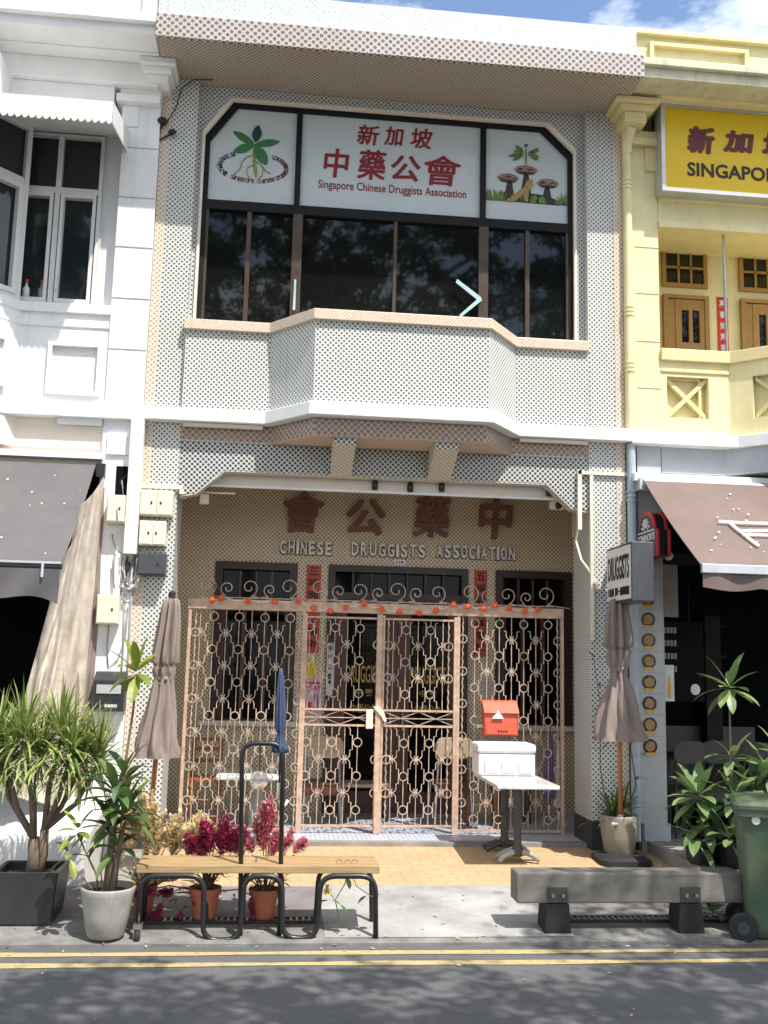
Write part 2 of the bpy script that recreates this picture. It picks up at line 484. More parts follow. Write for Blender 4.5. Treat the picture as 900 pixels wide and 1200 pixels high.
class MB:
    def __init__(s):
        s.v, s.f, s.var = [], [], []
        s.cur = 0.5
        s.cuts = []

    def add(s, vs, fs):
        b = len(s.v)
        s.cuts.append((b, len(s.f)))
        s.v += [V(p) for p in vs]
        s.f += [tuple(i + b for i in f) for f in fs]
        s.var += [s.cur] * len(fs)
        return s

    def box(s, x0, x1, y0, y1, z0, z1):
        vs = [(x, y, z) for z in (z0, z1) for y in (y0, y1) for x in (x0, x1)]
        return s.add(vs, [(0, 2, 3, 1), (4, 5, 7, 6), (0, 1, 5, 4), (2, 6, 7, 3), (0, 4, 6, 2), (1, 3, 7, 5)])

    def prism(s, pts, axis, a, b):
        """polygon pts extruded along axis 'x','y','z' from a to b"""
        def mk(p, h):
            return {'x': (h, p[0], p[1]), 'y': (p[0], h, p[1]), 'z': (p[0], p[1], h)}[axis]
        n = len(pts)
        area = sum(pts[i][0] * pts[(i + 1) % n][1] - pts[(i + 1) % n][0] * pts[i][1] for i in range(n))
        if (area < 0) != (axis == 'y'):
            pts = pts[::-1]
        if a > b:
            a, b = b, a
        vs = [mk(p, a) for p in pts] + [mk(p, b) for p in pts]
        fs = [tuple(range(n))[::-1], tuple(range(n, 2 * n))]
        fs += [(i, (i + 1) % n, n + (i + 1) % n, n + i) for i in range(n)]
        return s.add(vs, fs)

    def ring(s, outer, inner, y0, y1):
        """frame between two polygons of equal length in XZ, from y0 to y1"""
        n = len(outer)
        vs = [(p[0], y, p[1]) for y in (y0, y1) for L in (outer, inner) for p in L]
        fs = []
        for i in range(n):
            j = (i + 1) % n
            fs += [(i, j, n + j, n + i), (2 * n + i, 3 * n + i, 3 * n + j, 2 * n + j),
                   (i, 2 * n + i, 2 * n + j, j), (n + i, n + j, 3 * n + j, 3 * n + i)]
        return s.add(vs, fs)

    def tube(s, path, r, n=8, closed=False, flat=1.0):
        P = [V(p) for p in path]
        k = len(P)
        rs = r if isinstance(r, (list, tuple)) else [r] * k
        vs = []
        prev = None
        for i, p in enumerate(P):
            if closed:
                t = P[(i + 1) % k] - P[i - 1]
            else:
                t = P[min(i + 1, k - 1)] - P[max(i - 1, 0)]
            if t.length < 1e-9:
                t = V((0, 0, 1))
            t.normalize()
            if prev is None:
                a = V((0, 1, 0)) if abs(t.y) < 0.9 else V((1, 0, 0))
                u = t.cross(a).normalized()
            else:
                u = (prev - t * prev.dot(t))
                u = u.normalized() if u.length > 1e-6 else t.orthogonal().normalized()
            w = t.cross(u)
            prev = u
            for j in range(n):
                th = 2 * pi * (j + .5) / n
                vs.append(p + u * (rs[i] * cos(th)) + w * (rs[i] * sin(th) * flat))
        fs = []
        for i in range(k if closed else k - 1):
            a, b = i * n, ((i + 1) % k) * n
            for j in range(n):
                fs.append((a + j, a + (j + 1) % n, b + (j + 1) % n, b + j))
        if not closed:
            fs += [tuple(range(n))[::-1], tuple(range((k - 1) * n, k * n))]
        return s.add(vs, fs)

    def lathe(s, prof, c, n=24, f=None, lean=(0, 0), cap=True):
        """profile of (r, z) about a vertical axis through c; f(theta, i) scales the radius"""
        vs, fs = [], []
        k = len(prof)
        for i, (r, z) in enumerate(prof):
            for j in range(n):
                th = 2 * pi * j / n
                q = r * (f(th, i) if f else 1)
                vs.append((c[0] + q * cos(th) + lean[0] * z, c[1] + q * sin(th) + lean[1] * z, c[2] + z))
        for i in range(k - 1):
            for j in range(n):
                fs.append((i * n + j, i * n + (j + 1) % n, (i + 1) * n + (j + 1) % n, (i + 1) * n + j))
        if cap:
            fs += [tuple(range(n))[::-1], tuple(range((k - 1) * n, k * n))]
        return s.add(vs, fs)

    def ball(s, c, r, n=10, k=6, sc=(1, 1, 1)):
        prof = [(sin(pi * i / k), -cos(pi * i / k)) for i in range(k + 1)]
        vs, fs = [], []
        for rr, z in prof:
            for j in range(n):
                th = 2 * pi * j / n
                vs.append((c[0] + r * sc[0] * max(rr, .01) * cos(th), c[1] + r * sc[1] * max(rr, .01) * sin(th), c[2] + r * sc[2] * z))
        for i in range(k):
            for j in range(n):
                fs.append((i * n + j, i * n + (j + 1) % n, (i + 1) * n + (j + 1) % n, (i + 1) * n + j))
        fs += [tuple(range(n))[::-1], tuple(range(k * n, (k + 1) * n))]
        return s.add(vs, fs)

    def grid(s, rows):
        n = len(rows[0])
        fs = [(i * n + j, i * n + j + 1, (i + 1) * n + j + 1, (i + 1) * n + j) for i in range(len(rows) - 1) for j in range(n - 1)]
        return s.add([p for r in rows for p in r], fs)

    def leaf(s, base, d, L, W, droop=0.5, n=5, fold=0.25, shape=0.5):
        """strap leaf: starts along d, bends down by droop, widest at fraction shape"""
        d = V(d).normalized()
        p = V(base)
        side = d.cross(V((0, 0, 1)))
        if side.length < 1e-3:
            side = V((1, 0, 0))
        side.normalize()
        vs = []
        s.cur = min(1, max(0, random.gauss(.5, .28)))
        for i in range(n + 1):
            t = i / n
            w = W * 0.5 * (max(0.0, sin(pi * min(1, (t * .5 / shape if t < shape else .5 + (t - shape) * .5 / (1 - shape))))) ** .7) + W * .05 * (1 - t)
            nrm = side.cross(d)
            vs += [p - side * w + nrm * (w * fold), p.copy(), p + side * w + nrm * (w * fold)]
            p = p + d * (L / n)
            d = (d + V((0, 0, -1)) * (droop / n * (0.4 + 1.4 * t))).normalized()
        fs = []
        for i in range(n):
            a = i * 3
            fs += [(a, a + 1, a + 4, a + 3), (a + 1, a + 2, a + 5, a + 4)]
        return s.add(vs, fs)

    def text(s, body, x0, x1, z0, z1, y, depth=.004, off=0.0, shear=0.0, xf=None, bold=0.0):
        """lettering that faces -Y and fills the box; bold thickens the strokes like a loaded brush"""
        if bold:
            for k in range(9):
                a, r_ = 2 * pi * k / 8 + .4, (bold if k else 0)
                dx, dz = r_ * cos(a), r_ * .8 * sin(a)
                s.text(body, x0 + dx, x1 + dx, z0 + dz, z1 + dz, y - .0004 * k, depth, off, shear, xf)
            return s
        vs, fs = glyph(body, off, shear)
        a0, a1 = min(v.x for v in vs), max(v.x for v in vs)
        b0, b1 = min(v.y for v in vs), max(v.y for v in vs)
        out = []
        for v in vs:
            q = V((x0 + (v.x - a0) / (a1 - a0) * (x1 - x0), y - (v.z + .5) * depth, z0 + (v.y - b0) / (b1 - b0) * (z1 - z0)))
            out.append(xf @ q if xf else q)
        return s.add(out, fs)

    def build_each(s, name, mat, parent=None, **k):
        """every separately added piece becomes a part of its own"""
        out = []
        for (v0, f0), (v1, f1) in zip(s.cuts, s.cuts[1:] + [(len(s.v), len(s.f))]):
            q = MB()
            q.v = s.v[v0:v1]
            q.f = [tuple(i - v0 for i in f) for f in s.f[f0:f1]]
            q.var = s.var[f0:f1]
            out.append(q.build(name, mat, parent, **k))
        return out

    def build(s, name, mat, parent=None, smooth=False, bevel=0.0, origin=None, jitter=0.0):
        org = V((0, 0, 0))
        if parent is not None:
            org = ORG.get(parent.name, V((0, 0, 0)))
        elif origin is not None:
            org = V(origin)
        me = bpy.data.meshes.new(name)
        me.from_pydata([p - org for p in s.v], [], s.f)
        me.materials.append(M[mat] if isinstance(mat, str) else mat)
        uvl = me.uv_layers.new(name='UVMap').data
        for p in me.polygons:
            n = p.normal
            if abs(n.z) > 0.8:
                for li in p.loop_indices:
                    c = s.v[me.loops[li].vertex_index]
                    uvl[li].uv = (c.x, c.y)
            else:
                t = V((-n.y, n.x, 0))
                t = t.normalized() if t.length > 1e-6 else V((1, 0, 0))
                for li in p.loop_indices:
                    c = s.v[me.loops[li].vertex_index]
                    uvl[li].uv = (c.dot(t), c.z)
        at = me.attributes.new('var', 'FLOAT', 'FACE')
        at.data.foreach_set('value', s.var)
        if smooth:
            me.polygons.foreach_set('use_smooth', [True] * len(me.polygons))
        me.update()
        o = bpy.data.objects.new(name, me)
        COL.objects.link(o)
        if parent is not None:
            o.parent = parent
        else:
            o.location = org
        ORG[o.name] = org
        if bevel:
            b = o.modifiers.new('bevel', 'BEVEL')
            b.width = bevel
            b.segments = 2
            b.limit_method = 'ANGLE'
            b.angle_limit = R(40)
        return o

def tag(o, label=None, cat=None, group=None, kind=None):
    for k, v in (('label', label), ('category', cat), ('group', group), ('kind', kind)):
        if v:
            o[k] = v
    return o

def thing(name, label, cat, loc, group=None):
    o = bpy.data.objects.new(name, None)
    o.empty_display_size = .1
    COL.objects.link(o)
    o.location = loc
    ORG[o.name] = V(loc)
    return tag(o, label, cat, group)

def dup(root, loc, rot=0, label=None, group=None, scale=None):
    r = root.copy()
    COL.objects.link(r)
    r.location = loc
    r.rotation_euler = (0, 0, rot)
    if scale:
        r.scale = scale
    if label:
        r['label'] = label
    if group:
        r['group'] = group
    for ch in list(root.children):
        c = ch.copy()
        COL.objects.link(c)
        c.parent = r
        for g in list(ch.children):
            d = g.copy()
            COL.objects.link(d)
            d.parent = c
    return r

def structure(o):
    o['kind'] = 'structure'
    return o

def arc(c, r, a0, a1, n, plane='xz', y=0):
    out = []
    for i in range(n + 1):
        a = a0 + (a1 - a0) * i / n
        out.append((c[0] + r * cos(a), y, c[1] + r * sin(a)))
    return out

def gz(y):
    """height of the paving at distance y from the facade"""
    if y >= -1.25:
        return min(.205, .14 + (y + 1.25) * .05)
    if y >= -2.1:
        return .06 + (.14 - .06) * (y + 2.1) / .85
    if y >= -2.45:
        return .02 + .04 * (y + 2.45) / .35
    return 0.0
# ------------------------------------------------------------------ ground
b = MB(); b.add([(-120, -140, -.06), (120, -140, -.06), (120, 120, -.06), (-120, 120, -.06)], [(0, 1, 2, 3)])
structure(b.build('ground', 'asphalt'))
b = MB(); b.box(-40, 40, -9.0, -2.45, -.05, 0.0)
structure(b.build('road', 'asphalt'))
b = MB(); b.box(-40, 40, -12.5, -9.0, -.05, .12)
structure(b.build('far_pavement', 'edge_concrete'))

def wob(x, k):
    return .008 * sin(x * 2.1 + k) + .006 * sin(x * 5.3 + k * 2)
for y0 in (-2.66, -2.90):
    b = MB()
    xs = [-8 + .25 * i for i in range(65)]
    b.grid([[(x, y0 + .03 * 0 + wob(x, y0), .004) for x in xs], [(x, y0 + .085 + wob(x + .4, y0 * 2), .004) for x in xs]])
    structure(b.build('road_line', 'road_yellow'))

def slope(x0, x1, ya, yb, lift=0.0, n=5):
    rows = []
    for i in range(n + 1):
        y = ya + (yb - ya) * i / n
        rows.append([(x0, y, gz(y) + lift), (x1, y, gz(y) + lift)])
    return rows
b = MB(); b.grid(slope(-40, 40, -2.45, -1.98, 0)); b.grid([[(-40, -2.45, -.04), (40, -2.45, -.04)], [(-40, -2.45, .02), (40, -2.45, .02)]])
structure(b.build('pavement_edge', 'edge_concrete'))
b = MB(); b.grid(slope(-.62, 1.17, -1.98, -1.25, .003)); b.grid(slope(-.62, 1.17, -2.36, -1.98, .004))
structure(b.build('entrance_slab', 'apron_concrete'))
b = MB(); b.grid(slope(-12, -.62, -1.98, -1.25)); b.grid(slope(1.17, 12, -1.98, -1.25))
structure(b.build('pavement', 'mauve_paving'))
b = MB(); b.prism([(-1.25, .0), (-1.25, .14), (.05, .205), (.16, .205), (.16, 0)], 'x', -2.12, 2.62)
structure(b.build('forecourt', 'ochre_paving'))
b = MB(); b.prism([(-1.25, .0), (-1.25, .137), (.05, .202), (.16, .202), (.16, 0)], 'x', -12, -2.12); b.prism([(-1.25, .0), (-1.25, .137), (.05, .202), (.16, .202), (.16, 0)], 'x', 2.62, 12)
structure(b.build('side_paving', 'kerb_concrete'))
b = MB(); b.box(-2.4, 2.6, .24, 2.0, .02, .24)
structure(b.build('five_foot_way', 'tile_floor'))
b = MB(); b.box(-2.04, 2.05, .14, .24, .03, .246)
structure(b.build('entrance_step', 'kerb_concrete'))
# drain gratings let into the paving on either side of the slab
for x0, x1, lab in ((-1.95, -.64, 'black slotted drain grating in the pavement under the wooden bench'), (1.19, 2.5, 'black slotted drain grating in the pavement under the heavy timber bench')):
    t = thing('drain_grating', lab, 'drain grating', ((x0 + x1) / 2, -2.03, gz(-2.03)), 'drain gratings in the pavement')
    z = gz(-2.0)
    f = MB(); f.box(x0, x1, -2.10, -2.08, z - .03, z + .012); f.box(x0, x1, -1.985, -1.965, z - .03, z + .012); f.box(x0, x1, -2.08, -1.985, z - .04, z - .002)
    f.build('grating_frame', 'black_metal', t)
    f = MB()
    k = int((x1 - x0) / .045)
    for i in range(k):
        x = x0 + .01 + i * .045
        f.box(x, x + .016, -2.08, -1.985, z - .002, z + .012)
    f.build('grating_bars', 'steel', t)
# raised floor in front of the shop on the right
b = MB(); b.box(2.58, 9, -1.42, .9, .1, .30)
structure(b.build('raised_pavement', 'kerb_concrete'))

# ------------------------------------------------------------------ druggists shophouse
shop = thing('druggists_shophouse', 'two storey shophouse clad in small dotted mosaic tiles, with an angular bay and white ledge', 'shophouse', (0, 1, .15))
def part(mb, name, mat, parent=shop, **k):
    return mb.build(name, mat, parent, **k)
for x0, x1, xp0, xp1 in ((-2.395, -2.04, -2.405, -2.315), (2.05, 2.42, 2.335, 2.43)):
    b = MB(); b.box(x0, x1, 0, .55, .1, 7.83)
    p = part(b, 'pilaster', 'tile_white')
    b = MB(); b.box(xp0, xp1, -.004, .1, .47, 7.83)
    part(b, 'corner_strip', 'tile_peach', p)
    b = MB(); b.box(x0 - .004, x1 + .004, -.008, .56, .1, .475)
    part(b, 'pilaster_base', 'tile_black', p)
# upper wall behind the pilasters with chamfered window opening
WO = [(-1.97, 5.16), (-1.97, 7.30), (-1.70, 7.69), (1.64, 7.69), (1.94, 7.40), (1.94, 5.16)]
b = MB()
W0, W1 = -2.04, 2.05
b.prism([(W0, 5.16), (W0, 7.83), (-1.70, 7.83), (-1.70, 7.69), (-1.97, 7.30), (-1.97, 5.16)], 'y', .10, .30)
b.prism([(-1.70, 7.69), (-1.70, 7.83), (1.64, 7.83), (1.64, 7.69)], 'y', .10, .30)
b.prism([(1.94, 5.16), (1.94, 7.40), (1.64, 7.69), (1.64, 7.83), (W1, 7.83), (W1, 5.16)], 'y', .10, .30)
part(b, 'upper_wall', 'tile_white')
# pale moulding around the opening
def inset(P, d, cx=0.0, cz=6.4):
    out = []
    for x, z in P:
        out.append((x + (d if x < cx else -d), z + (d if z < cz else -d)))
    return out
b = MB(); b.ring(inset(WO, -.022), inset(WO, .006), .075, .12)
part(b, 'window_surround', 'cream_paint')
win = MB(); win.ring(inset(WO, -.002), inset(WO, .055), .125, .20)
wf = part(win, 'window', 'black_frame')
b = MB()
b.box(-1.93, 1.90, .12, .19, 6.50, 6.60)
for x in (-1.03, .93):
    b.box(x, x + .06, .121, .19, 6.60, 7.65)
b.build_each('transom', 'black_frame', wf)
b = MB()
for x, w in ((-1.03, .10), (.92, .10)):
    b.box(x, x + w, .115, .19, 5.2, 6.50)
for x, w in ((-1.50, .045), (.02, .035), (1.42, .045)):
    b.box(x, x + w, .13, .19, 5.2, 6.50)
b.box(-1.93, -1.89, .13, .19, 5.2, 6.5); b.box(1.86, 1.90, .13, .19, 5.2, 6.5); b.box(-1.93, 1.90, .13, .19, 5.2, 5.26)
b.build_each('mullion', 'bronze_frame', wf)
for x0, x1 in ((-1.89, -1.50), (-1.455, -1.03), (-.93, .02), (.055, .92), (1.02, 1.42), (1.465, 1.86)):
    b = MB(); dx = random.uniform(-.004, .004)
    b.add([(x0, .165 + dx, 5.24), (x1, .165 - dx, 5.24), (x1, .165 - dx, 6.51), (x0, .165 + dx, 6.51)], [(0, 1, 2, 3)])
    part(b, 'pane', 'dark_glass', wf)
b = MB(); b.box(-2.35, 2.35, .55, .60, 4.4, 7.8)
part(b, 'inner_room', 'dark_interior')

# bay below the window
PR = [(-2.04, -.05), (-1.20, -.05), (-.78, -.55), (.90, -.55), (1.27, -.05), (2.05, -.05)]
def prof(d, x0, x1):
    k = .42
    return [(x0, -.05 - d), (-1.20 - d * k, -.05 - d), (-.78 - d * k, -.55 - d), (.90 + d * k, -.55 - d), (1.27 + d * k, -.05 - d), (x1, -.05 - d)]
b = MB(); b.prism(prof(0, -2.039, 2.049) + [(2.049, .29), (-2.039, .29)], 'z', 4.30, 5.14)
part(b, 'bay_wall', 'tile_white')
b = MB(); b.prism(prof(.04, -2.06, 2.04) + [(2.04, .17), (-2.06, .17)], 'z', 5.14, 5.245)
part(b, 'window_sill', 'tile_sill', bevel=.006)
b = MB(); b.prism(prof(.075, -2.46, 2.46) + [(2.46, -.003), (-2.46, -.003)], 'z', 4.205, 4.335)
part(b, 'ledge', 'white_trim', bevel=.008)
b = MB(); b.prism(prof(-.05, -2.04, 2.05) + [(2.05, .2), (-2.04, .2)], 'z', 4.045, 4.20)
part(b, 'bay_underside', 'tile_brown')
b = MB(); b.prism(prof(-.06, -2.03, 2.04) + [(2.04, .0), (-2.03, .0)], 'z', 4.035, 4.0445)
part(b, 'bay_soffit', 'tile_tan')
b = MB()
for x0, x1 in ((-2.02, -1.25), (1.32, 2.02)):
    b.box(x0, x1, -.07, -.02, 4.165, 4.20)
b.build_each('drip_strip', 'cream_paint', shop)
# lintel over the five foot way with chamfered corners
b = MB()
b.prism([(W0 - .002, 4.042), (W1 + .002, 4.042), (W1 + .002, 3.50), (1.88, 3.52), (1.62, 3.76), (-1.60, 3.76), (-1.88, 3.52), (W0 - .002, 3.50)], 'y', .012, .16)
part(b, 'lintel', 'tile_lintel')
b = MB()
b.prism([(-1.602, 3.757), (1.622, 3.757), (1.882, 3.517), (2.04, 3.49), (2.04, 3.478), (1.875, 3.509), (1.618, 3.748), (-1.598, 3.748), (-1.875, 3.509), (-2.03, 3.478), (-2.03, 3.49), (-1.882, 3.517)], 'y', .014, .158)
part(b, 'arch_soffit', 'tile_corbel')
for x0, x1 in ((-.57, -.36), (.40, .63)):
    b = MB(); b.prism([(-.455, 4.046), (-.455, 3.965), (.011, 3.755), (.011, 4.046)], 'x', x0, x1)
    c = part(b, 'corbel', 'tile_corbel')
    b = MB(); b.box(x0 - .002, x1 + .002, -.459, -.44, 3.967, 4.044)
    part(b, 'corbel_face', 'tile_lintel', c)
# ceiling, inner walls of the five foot way
b = MB(); b.box(-2.4, 2.62, .3, 2.2, 3.96, 4.1)
part(b, 'ceiling', 'cream_paint')
b = MB(); b.box(-1.93, 1.98, .20, .30, 3.645, 3.95)
b.prism([(-1.93, 3.95), (-1.93, 3.645), (-2.03, 3.53), (-2.03, 3.95)], 'y', .20, .30)
hb = part(b, 'header_beam', 'cream_paint', bevel=.006)
b = MB(); b.box(-1.95, 2.0, .175, .198, 3.62, 3.645)
part(b, 'trunking', 'white_trim', hb)
b = MB(); b.box(-2.45, -2.30, .55, 2.0, .22, 3.96)
b.build_each('side_wall', 'tile_inner', shop)
b = MB(); b.box(2.56, 2.70, .55, 2.0, .22, 3.96); b.box(2.05, 2.56, .551, .6, 3.3, 3.96)
b.build_each('side_wall', 'tile_inner', shop)
bw = MB()
X0, X1, YB, ZT = -2.40, 2.60, 2.0, 3.96
LW, DO, RW = (-1.77, -.82), (-.46, 1.20), (1.53, 2.46)
bw.box(X0, X1, YB, YB + .2, 3.06, ZT)
for a, c in ((X0, LW[0]), (LW[1], DO[0]), (DO[1], RW[0]), (RW[1], X1)):
    bw.box(a, c, YB, YB + .2, .22, 3.06)
bw.box(LW[0], LW[1], YB + .001, YB + .2, .22, 1.22); bw.box(RW[0], RW[1], YB + .001, YB + .2, .22, 1.22)
part(bw, 'back_wall', 'tile_inner')
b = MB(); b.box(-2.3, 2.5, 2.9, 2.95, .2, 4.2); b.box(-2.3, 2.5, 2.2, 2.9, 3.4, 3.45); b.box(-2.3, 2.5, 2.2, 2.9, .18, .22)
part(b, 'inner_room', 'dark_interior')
def wood_window(x0, x1, z0, z1, npan):
    b = MB()
    b.ring([(x0, z0), (x0, z1), (x1, z1), (x1, z0)], [(x0 + .09, z0 + .05), (x0 + .09, z1 - .09), (x1 - .09, z1 - .09), (x1 - .09, z0 + .05)], YB - .02, YB + .12)
    w = part(b, 'lower_window', 'dark_wood')
    b = MB(); b.box(x0 + .09, x1 - .09, YB + .02, YB + .09, z1 - .50, z1 - .42)
    a0, a1 = x0 + .11, x1 - .11
    for i in range(1, npan):
        x = a0 + (a1 - a0) * i / npan
        b.box(x - .012, x + .012, YB + .03, YB + .07, z1 - .42, z1 - .10)
    for i in range(4):
        x = a0 + (a1 - a0) * i / 3
        b.box(x - .024, x + .024, YB + .03, YB + .08, z0 + .05, z1 - .50)
    part(b, 'sash', 'red_wood', w)
    b = MB(); b.box(x0 + .08, x1 - .08, YB + .10, YB + .105, z0 + .04, z1 - .08)
    part(b, 'pane', 'shop_glass', w)
wood_window(LW[0], LW[1], 1.22, 3.06, 4)
wood_window(RW[0], RW[1], 1.22, 3.06, 4)
b = MB(); b.box(-1.88, -.74, YB - .10, YB - .022, 1.19, 1.25); b.box(1.45, 2.52, YB - .10, YB - .022, 1.19, 1.25)
b.build_each('lower_sill', 'cream_paint', shop, bevel=.006)
# double timber door with a transom of small panes
b = MB(); b.ring([(DO[0], .22), (DO[0], 3.06), (DO[1], 3.06), (DO[1], .22)], [(DO[0] + .08, .23), (DO[0] + .08, 2.98), (DO[1] - .08, 2.98), (DO[1] - .08, .23)], YB - .03, YB + .12)
df = part(b, 'door_frame', 'dark_wood')
b = MB(); b.box(DO[0] + .08, DO[1] - .08, YB - .01, YB + .10, 2.66, 2.74)
for i in range(1, 7):
    x = DO[0] + .08 + (DO[1] - DO[0] - .16) * i / 7
    b.box(x - .012, x + .012, YB + .02, YB + .07, 2.74, 2.98)
part(b, 'door_transom', 'dark_wood', df)
b = MB(); b.box(DO[0] + .08, DO[1] - .08, YB + .08, YB + .085, 2.74, 2.98)
part(b, 'transom_pane', 'shop_glass', df)
for x0, x1 in ((DO[0] + .085, .368), (.372, DO[1] - .085)):
    b = MB()
    b.ring([(x0, .23), (x0, 2.655), (x1, 2.655), (x1, .23)], [(x0 + .15, .48), (x0 + .15, 2.52), (x1 - .15, 2.52), (x1 - .15, .48)], YB, YB + .06)
    d = part(b, 'door', 'red_wood')
    b = MB(); b.box(x0 + .14, x1 - .14, YB + .03, YB + .035, .47, 2.53)
    part(b, 'pane', 'shop_glass', d)
    b = MB()
    xm = (x0 + x1) / 2
    b.text('DRUGGISTS', xm - .215, xm + .215, 1.70, 1.90, YB + .028, .003, .012)
    b.text('\u4e2d \u85e5', xm - .10, xm + .10, 1.55, 1.63, YB + .028, .003, .01)
    b.text('\u4e2d\u85e5\u516c\u6703', xm - .15, xm + .15, 1.36, 1.46, YB + .028, .003, .01)
    b.build_each('gold_lettering', 'gold_ink', d)
    hx = x1 - .07 if x0 < 0 else x0 + .07
    b = MB(); b.tube([(hx, YB, 1.15), (hx, YB - .05, 1.17), (hx, YB - .05, 1.37), (hx, YB, 1.39)], .011, 6)
    part(b, 'handle', 'steel', d)
# eaves, fascia, parapet
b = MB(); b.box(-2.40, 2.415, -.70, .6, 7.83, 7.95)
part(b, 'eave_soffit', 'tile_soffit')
b = MB(); b.box(-2.405, 2.42, -.74, -.70, 7.81, 8.04)
part(b, 'fascia', 'tile_fascia')
b = MB(); b.box(-2.40, 2.36, -.69, -.40, 8.0, 8.37)
part(b, 'parapet', 'tile_parapet')
b = MB(); b.box(-2.40, 2.40, -.40, 7, 7.95, 8.05); b.box(-2.4, 2.4, 6.8, 7, .1, 8)
part(b, 'roof', 'grey_wall')
b = MB(); b.box(-2.40, -2.30, .56, 6.8, 4.1, 7.95); b.box(2.32, 2.40, .56, 6.8, 4.1, 7.95)
b.build_each('party_wall', 'grey_wall', shop)
# surface conduits
b = MB()
b.box(-2.40, -1.99, -.035, -.002, 3.545, 3.585); b.box(-2.02, -1.98, -.035, .3, 3.50, 3.55)
b.box(1.93, 2.45, -.03, -.002, 3.865, 3.90); b.box(1.925, 1.965, -.03, .02, 3.30, 3.90)
b.box(2.052, 2.085, -.03, -.002, 2.2, 3.87)
b.tube([(1.95, .0, 3.4), (1.94, .1, 3.2), (1.97, .02, 3.0), (2.07, -.02, 2.85), (2.13, -.02, 2.7)], .012, 6)
b.build_each('conduit', 'cream_box', shop)

# ------------------------------------------------------------------ white shophouse (left)
wh = thing('white_shophouse', 'white painted shophouse with a bay window and scalloped metal canopy, left of the tiled one', 'shophouse', (-3.6, 1, .15))
def wp(mb, name, mat, parent=wh, **k):
    return mb.build(name, mat, parent, **k)
b = MB(); b.box(-2.77, -2.41, -.06, .5, .15, 7.62)
pil = wp(b, 'pilaster', 'white_wall')
b = MB()
for z in (4.9, 5.42, 5.95, 6.47, 7.0):
    b.box(-2.772, -2.408, -.066, -.058, z, z + .008)
b.build_each('render_joint', 'grey_wall', pil)
b = MB()
b.box(-2.84, -2.408, -.16, .3, 7.45, 7.53); b.box(-2.81, -2.407, -.12, .3, 7.53, 7.66)
b.box(-2.54, -2.325, -.26, .05, 7.62, 7.70); b.box(-2.57, -2.29, -.31, .05, 7.70, 7.76); b.box(-2.60, -2.25, -.36, .05, 7.76, 7.828)
b.box(-2.79, -2.62, -.075, .1, 7.22, 7.45)
wp(b, 'capital', 'white_trim', pil, bevel=.008)
b = MB(); b.box(-9, -2.408, -.70, -.40, 7.84, 8.03); b.box(-9, -2.408, -.76, -.69, 7.93, 8.03); b.box(-9, -2.41, -.40, .4, 7.83, 7.95)
wp(b, 'cornice', 'white_trim', bevel=.01)
b = MB(); b.box(-9, -2.43, -.22, .3, 7.60, 7.83); b.box(-9, -2.86, -.15, .3, 7.36, 7.60)
wp(b, 'cornice_moulding', 'white_trim', bevel=.01)
b = MB(); b.box(-9, -2.41, -.60, -.3, 8.03, 8.9); b.box(-9, -2.52, -.64, -.595, 8.0, 8.10); b.box(-2.55, -2.41, -.66, -.595, 8.03, 8.9)
wp(b, 'parapet', 'white_wall')
b = MB(); b.box(-9, -2.41, -.3, 7, 7.95, 8.05); b.box(-9, -2.41, 6.8, 7, .1, 8)
wp(b, 'roof', 'grey_wall')
# upper wall: recessed flat bay, then a bay that slants forward
b = MB()
b.box(-3.86, -2.77, .12, .3, 7.16, 7.6); b.box(-2.96, -2.77, .12, .3, 5.34, 7.16)
b.box(-9, -3.86, -.7, .3, 7.2, 7.6)
wp(b, 'upper_wall', 'white_wall')
b = MB()
bp = [(-2.77, -.03), (-3.62, -.03), (-4.25, -.72), (-9, -.72), (-9, .3), (-2.77, .3)]
b.prism(bp, 'z', 4.32, 5.30)
wp(b, 'bay_wall', 'white_wall')
b = MB()
b.prism([(-2.77, -.06), (-3.63, -.06), (-4.27, -.76), (-9, -.76), (-9, .3), (-2.77, .3)], 'z', 5.24, 5.34)
b.prism([(-2.77, -.045), (-3.625, -.045), (-4.26, -.74), (-9, -.74), (-9, .3), (-2.77, .3)], 'z', 5.10, 5.15)
wp(b, 'window_sill', 'white_trim', bevel=.008)
b = MB(); b.ring([(-3.34, 4.42), (-3.34, 4.94), (-2.83, 4.94), (-2.83, 4.42)], [(-3.30, 4.46), (-3.30, 4.90), (-2.87, 4.90), (-2.87, 4.46)], -.075, -.028)
wp(b, 'wall_panel', 'white_trim', bevel=.004)
b = MB()
d2 = V((-4.25 + 3.62, -.72 + .03, 0)).normalized()
def ob(t, out, z):
    nrm = V((d2.y, -d2.x, 0))
    if nrm.y > 0:
        nrm = -nrm
    p = V((-3.62, -.03, 0)) + d2 * t + nrm * out
    return V((p.x, p.y, z))
def oblique_frame(b, t0, t1, z0, z1, w, o0, o1):
    for a, c, e, f in ((t0, t1, z0, z0 + w), (t0, t1, z1 - w, z1), (t0, t0 + w, z0 + w, z1 - w), (t1 - w, t1, z0 + w, z1 - w)):
        vs = [ob(t, o, z) for z in (e, f) for o in (o1, o0) for t in (a, c)]
        b.add(vs, [(0, 2, 3, 1), (4, 5, 7, 6), (0, 1, 5, 4), (2, 6, 7, 3), (0, 4, 6, 2), (1, 3, 7, 5)])
b = MB(); oblique_frame(b, .14, .85, 4.44, 4.94, .045, -.01, .045)
wp(b, 'wall_panel', 'white_trim')
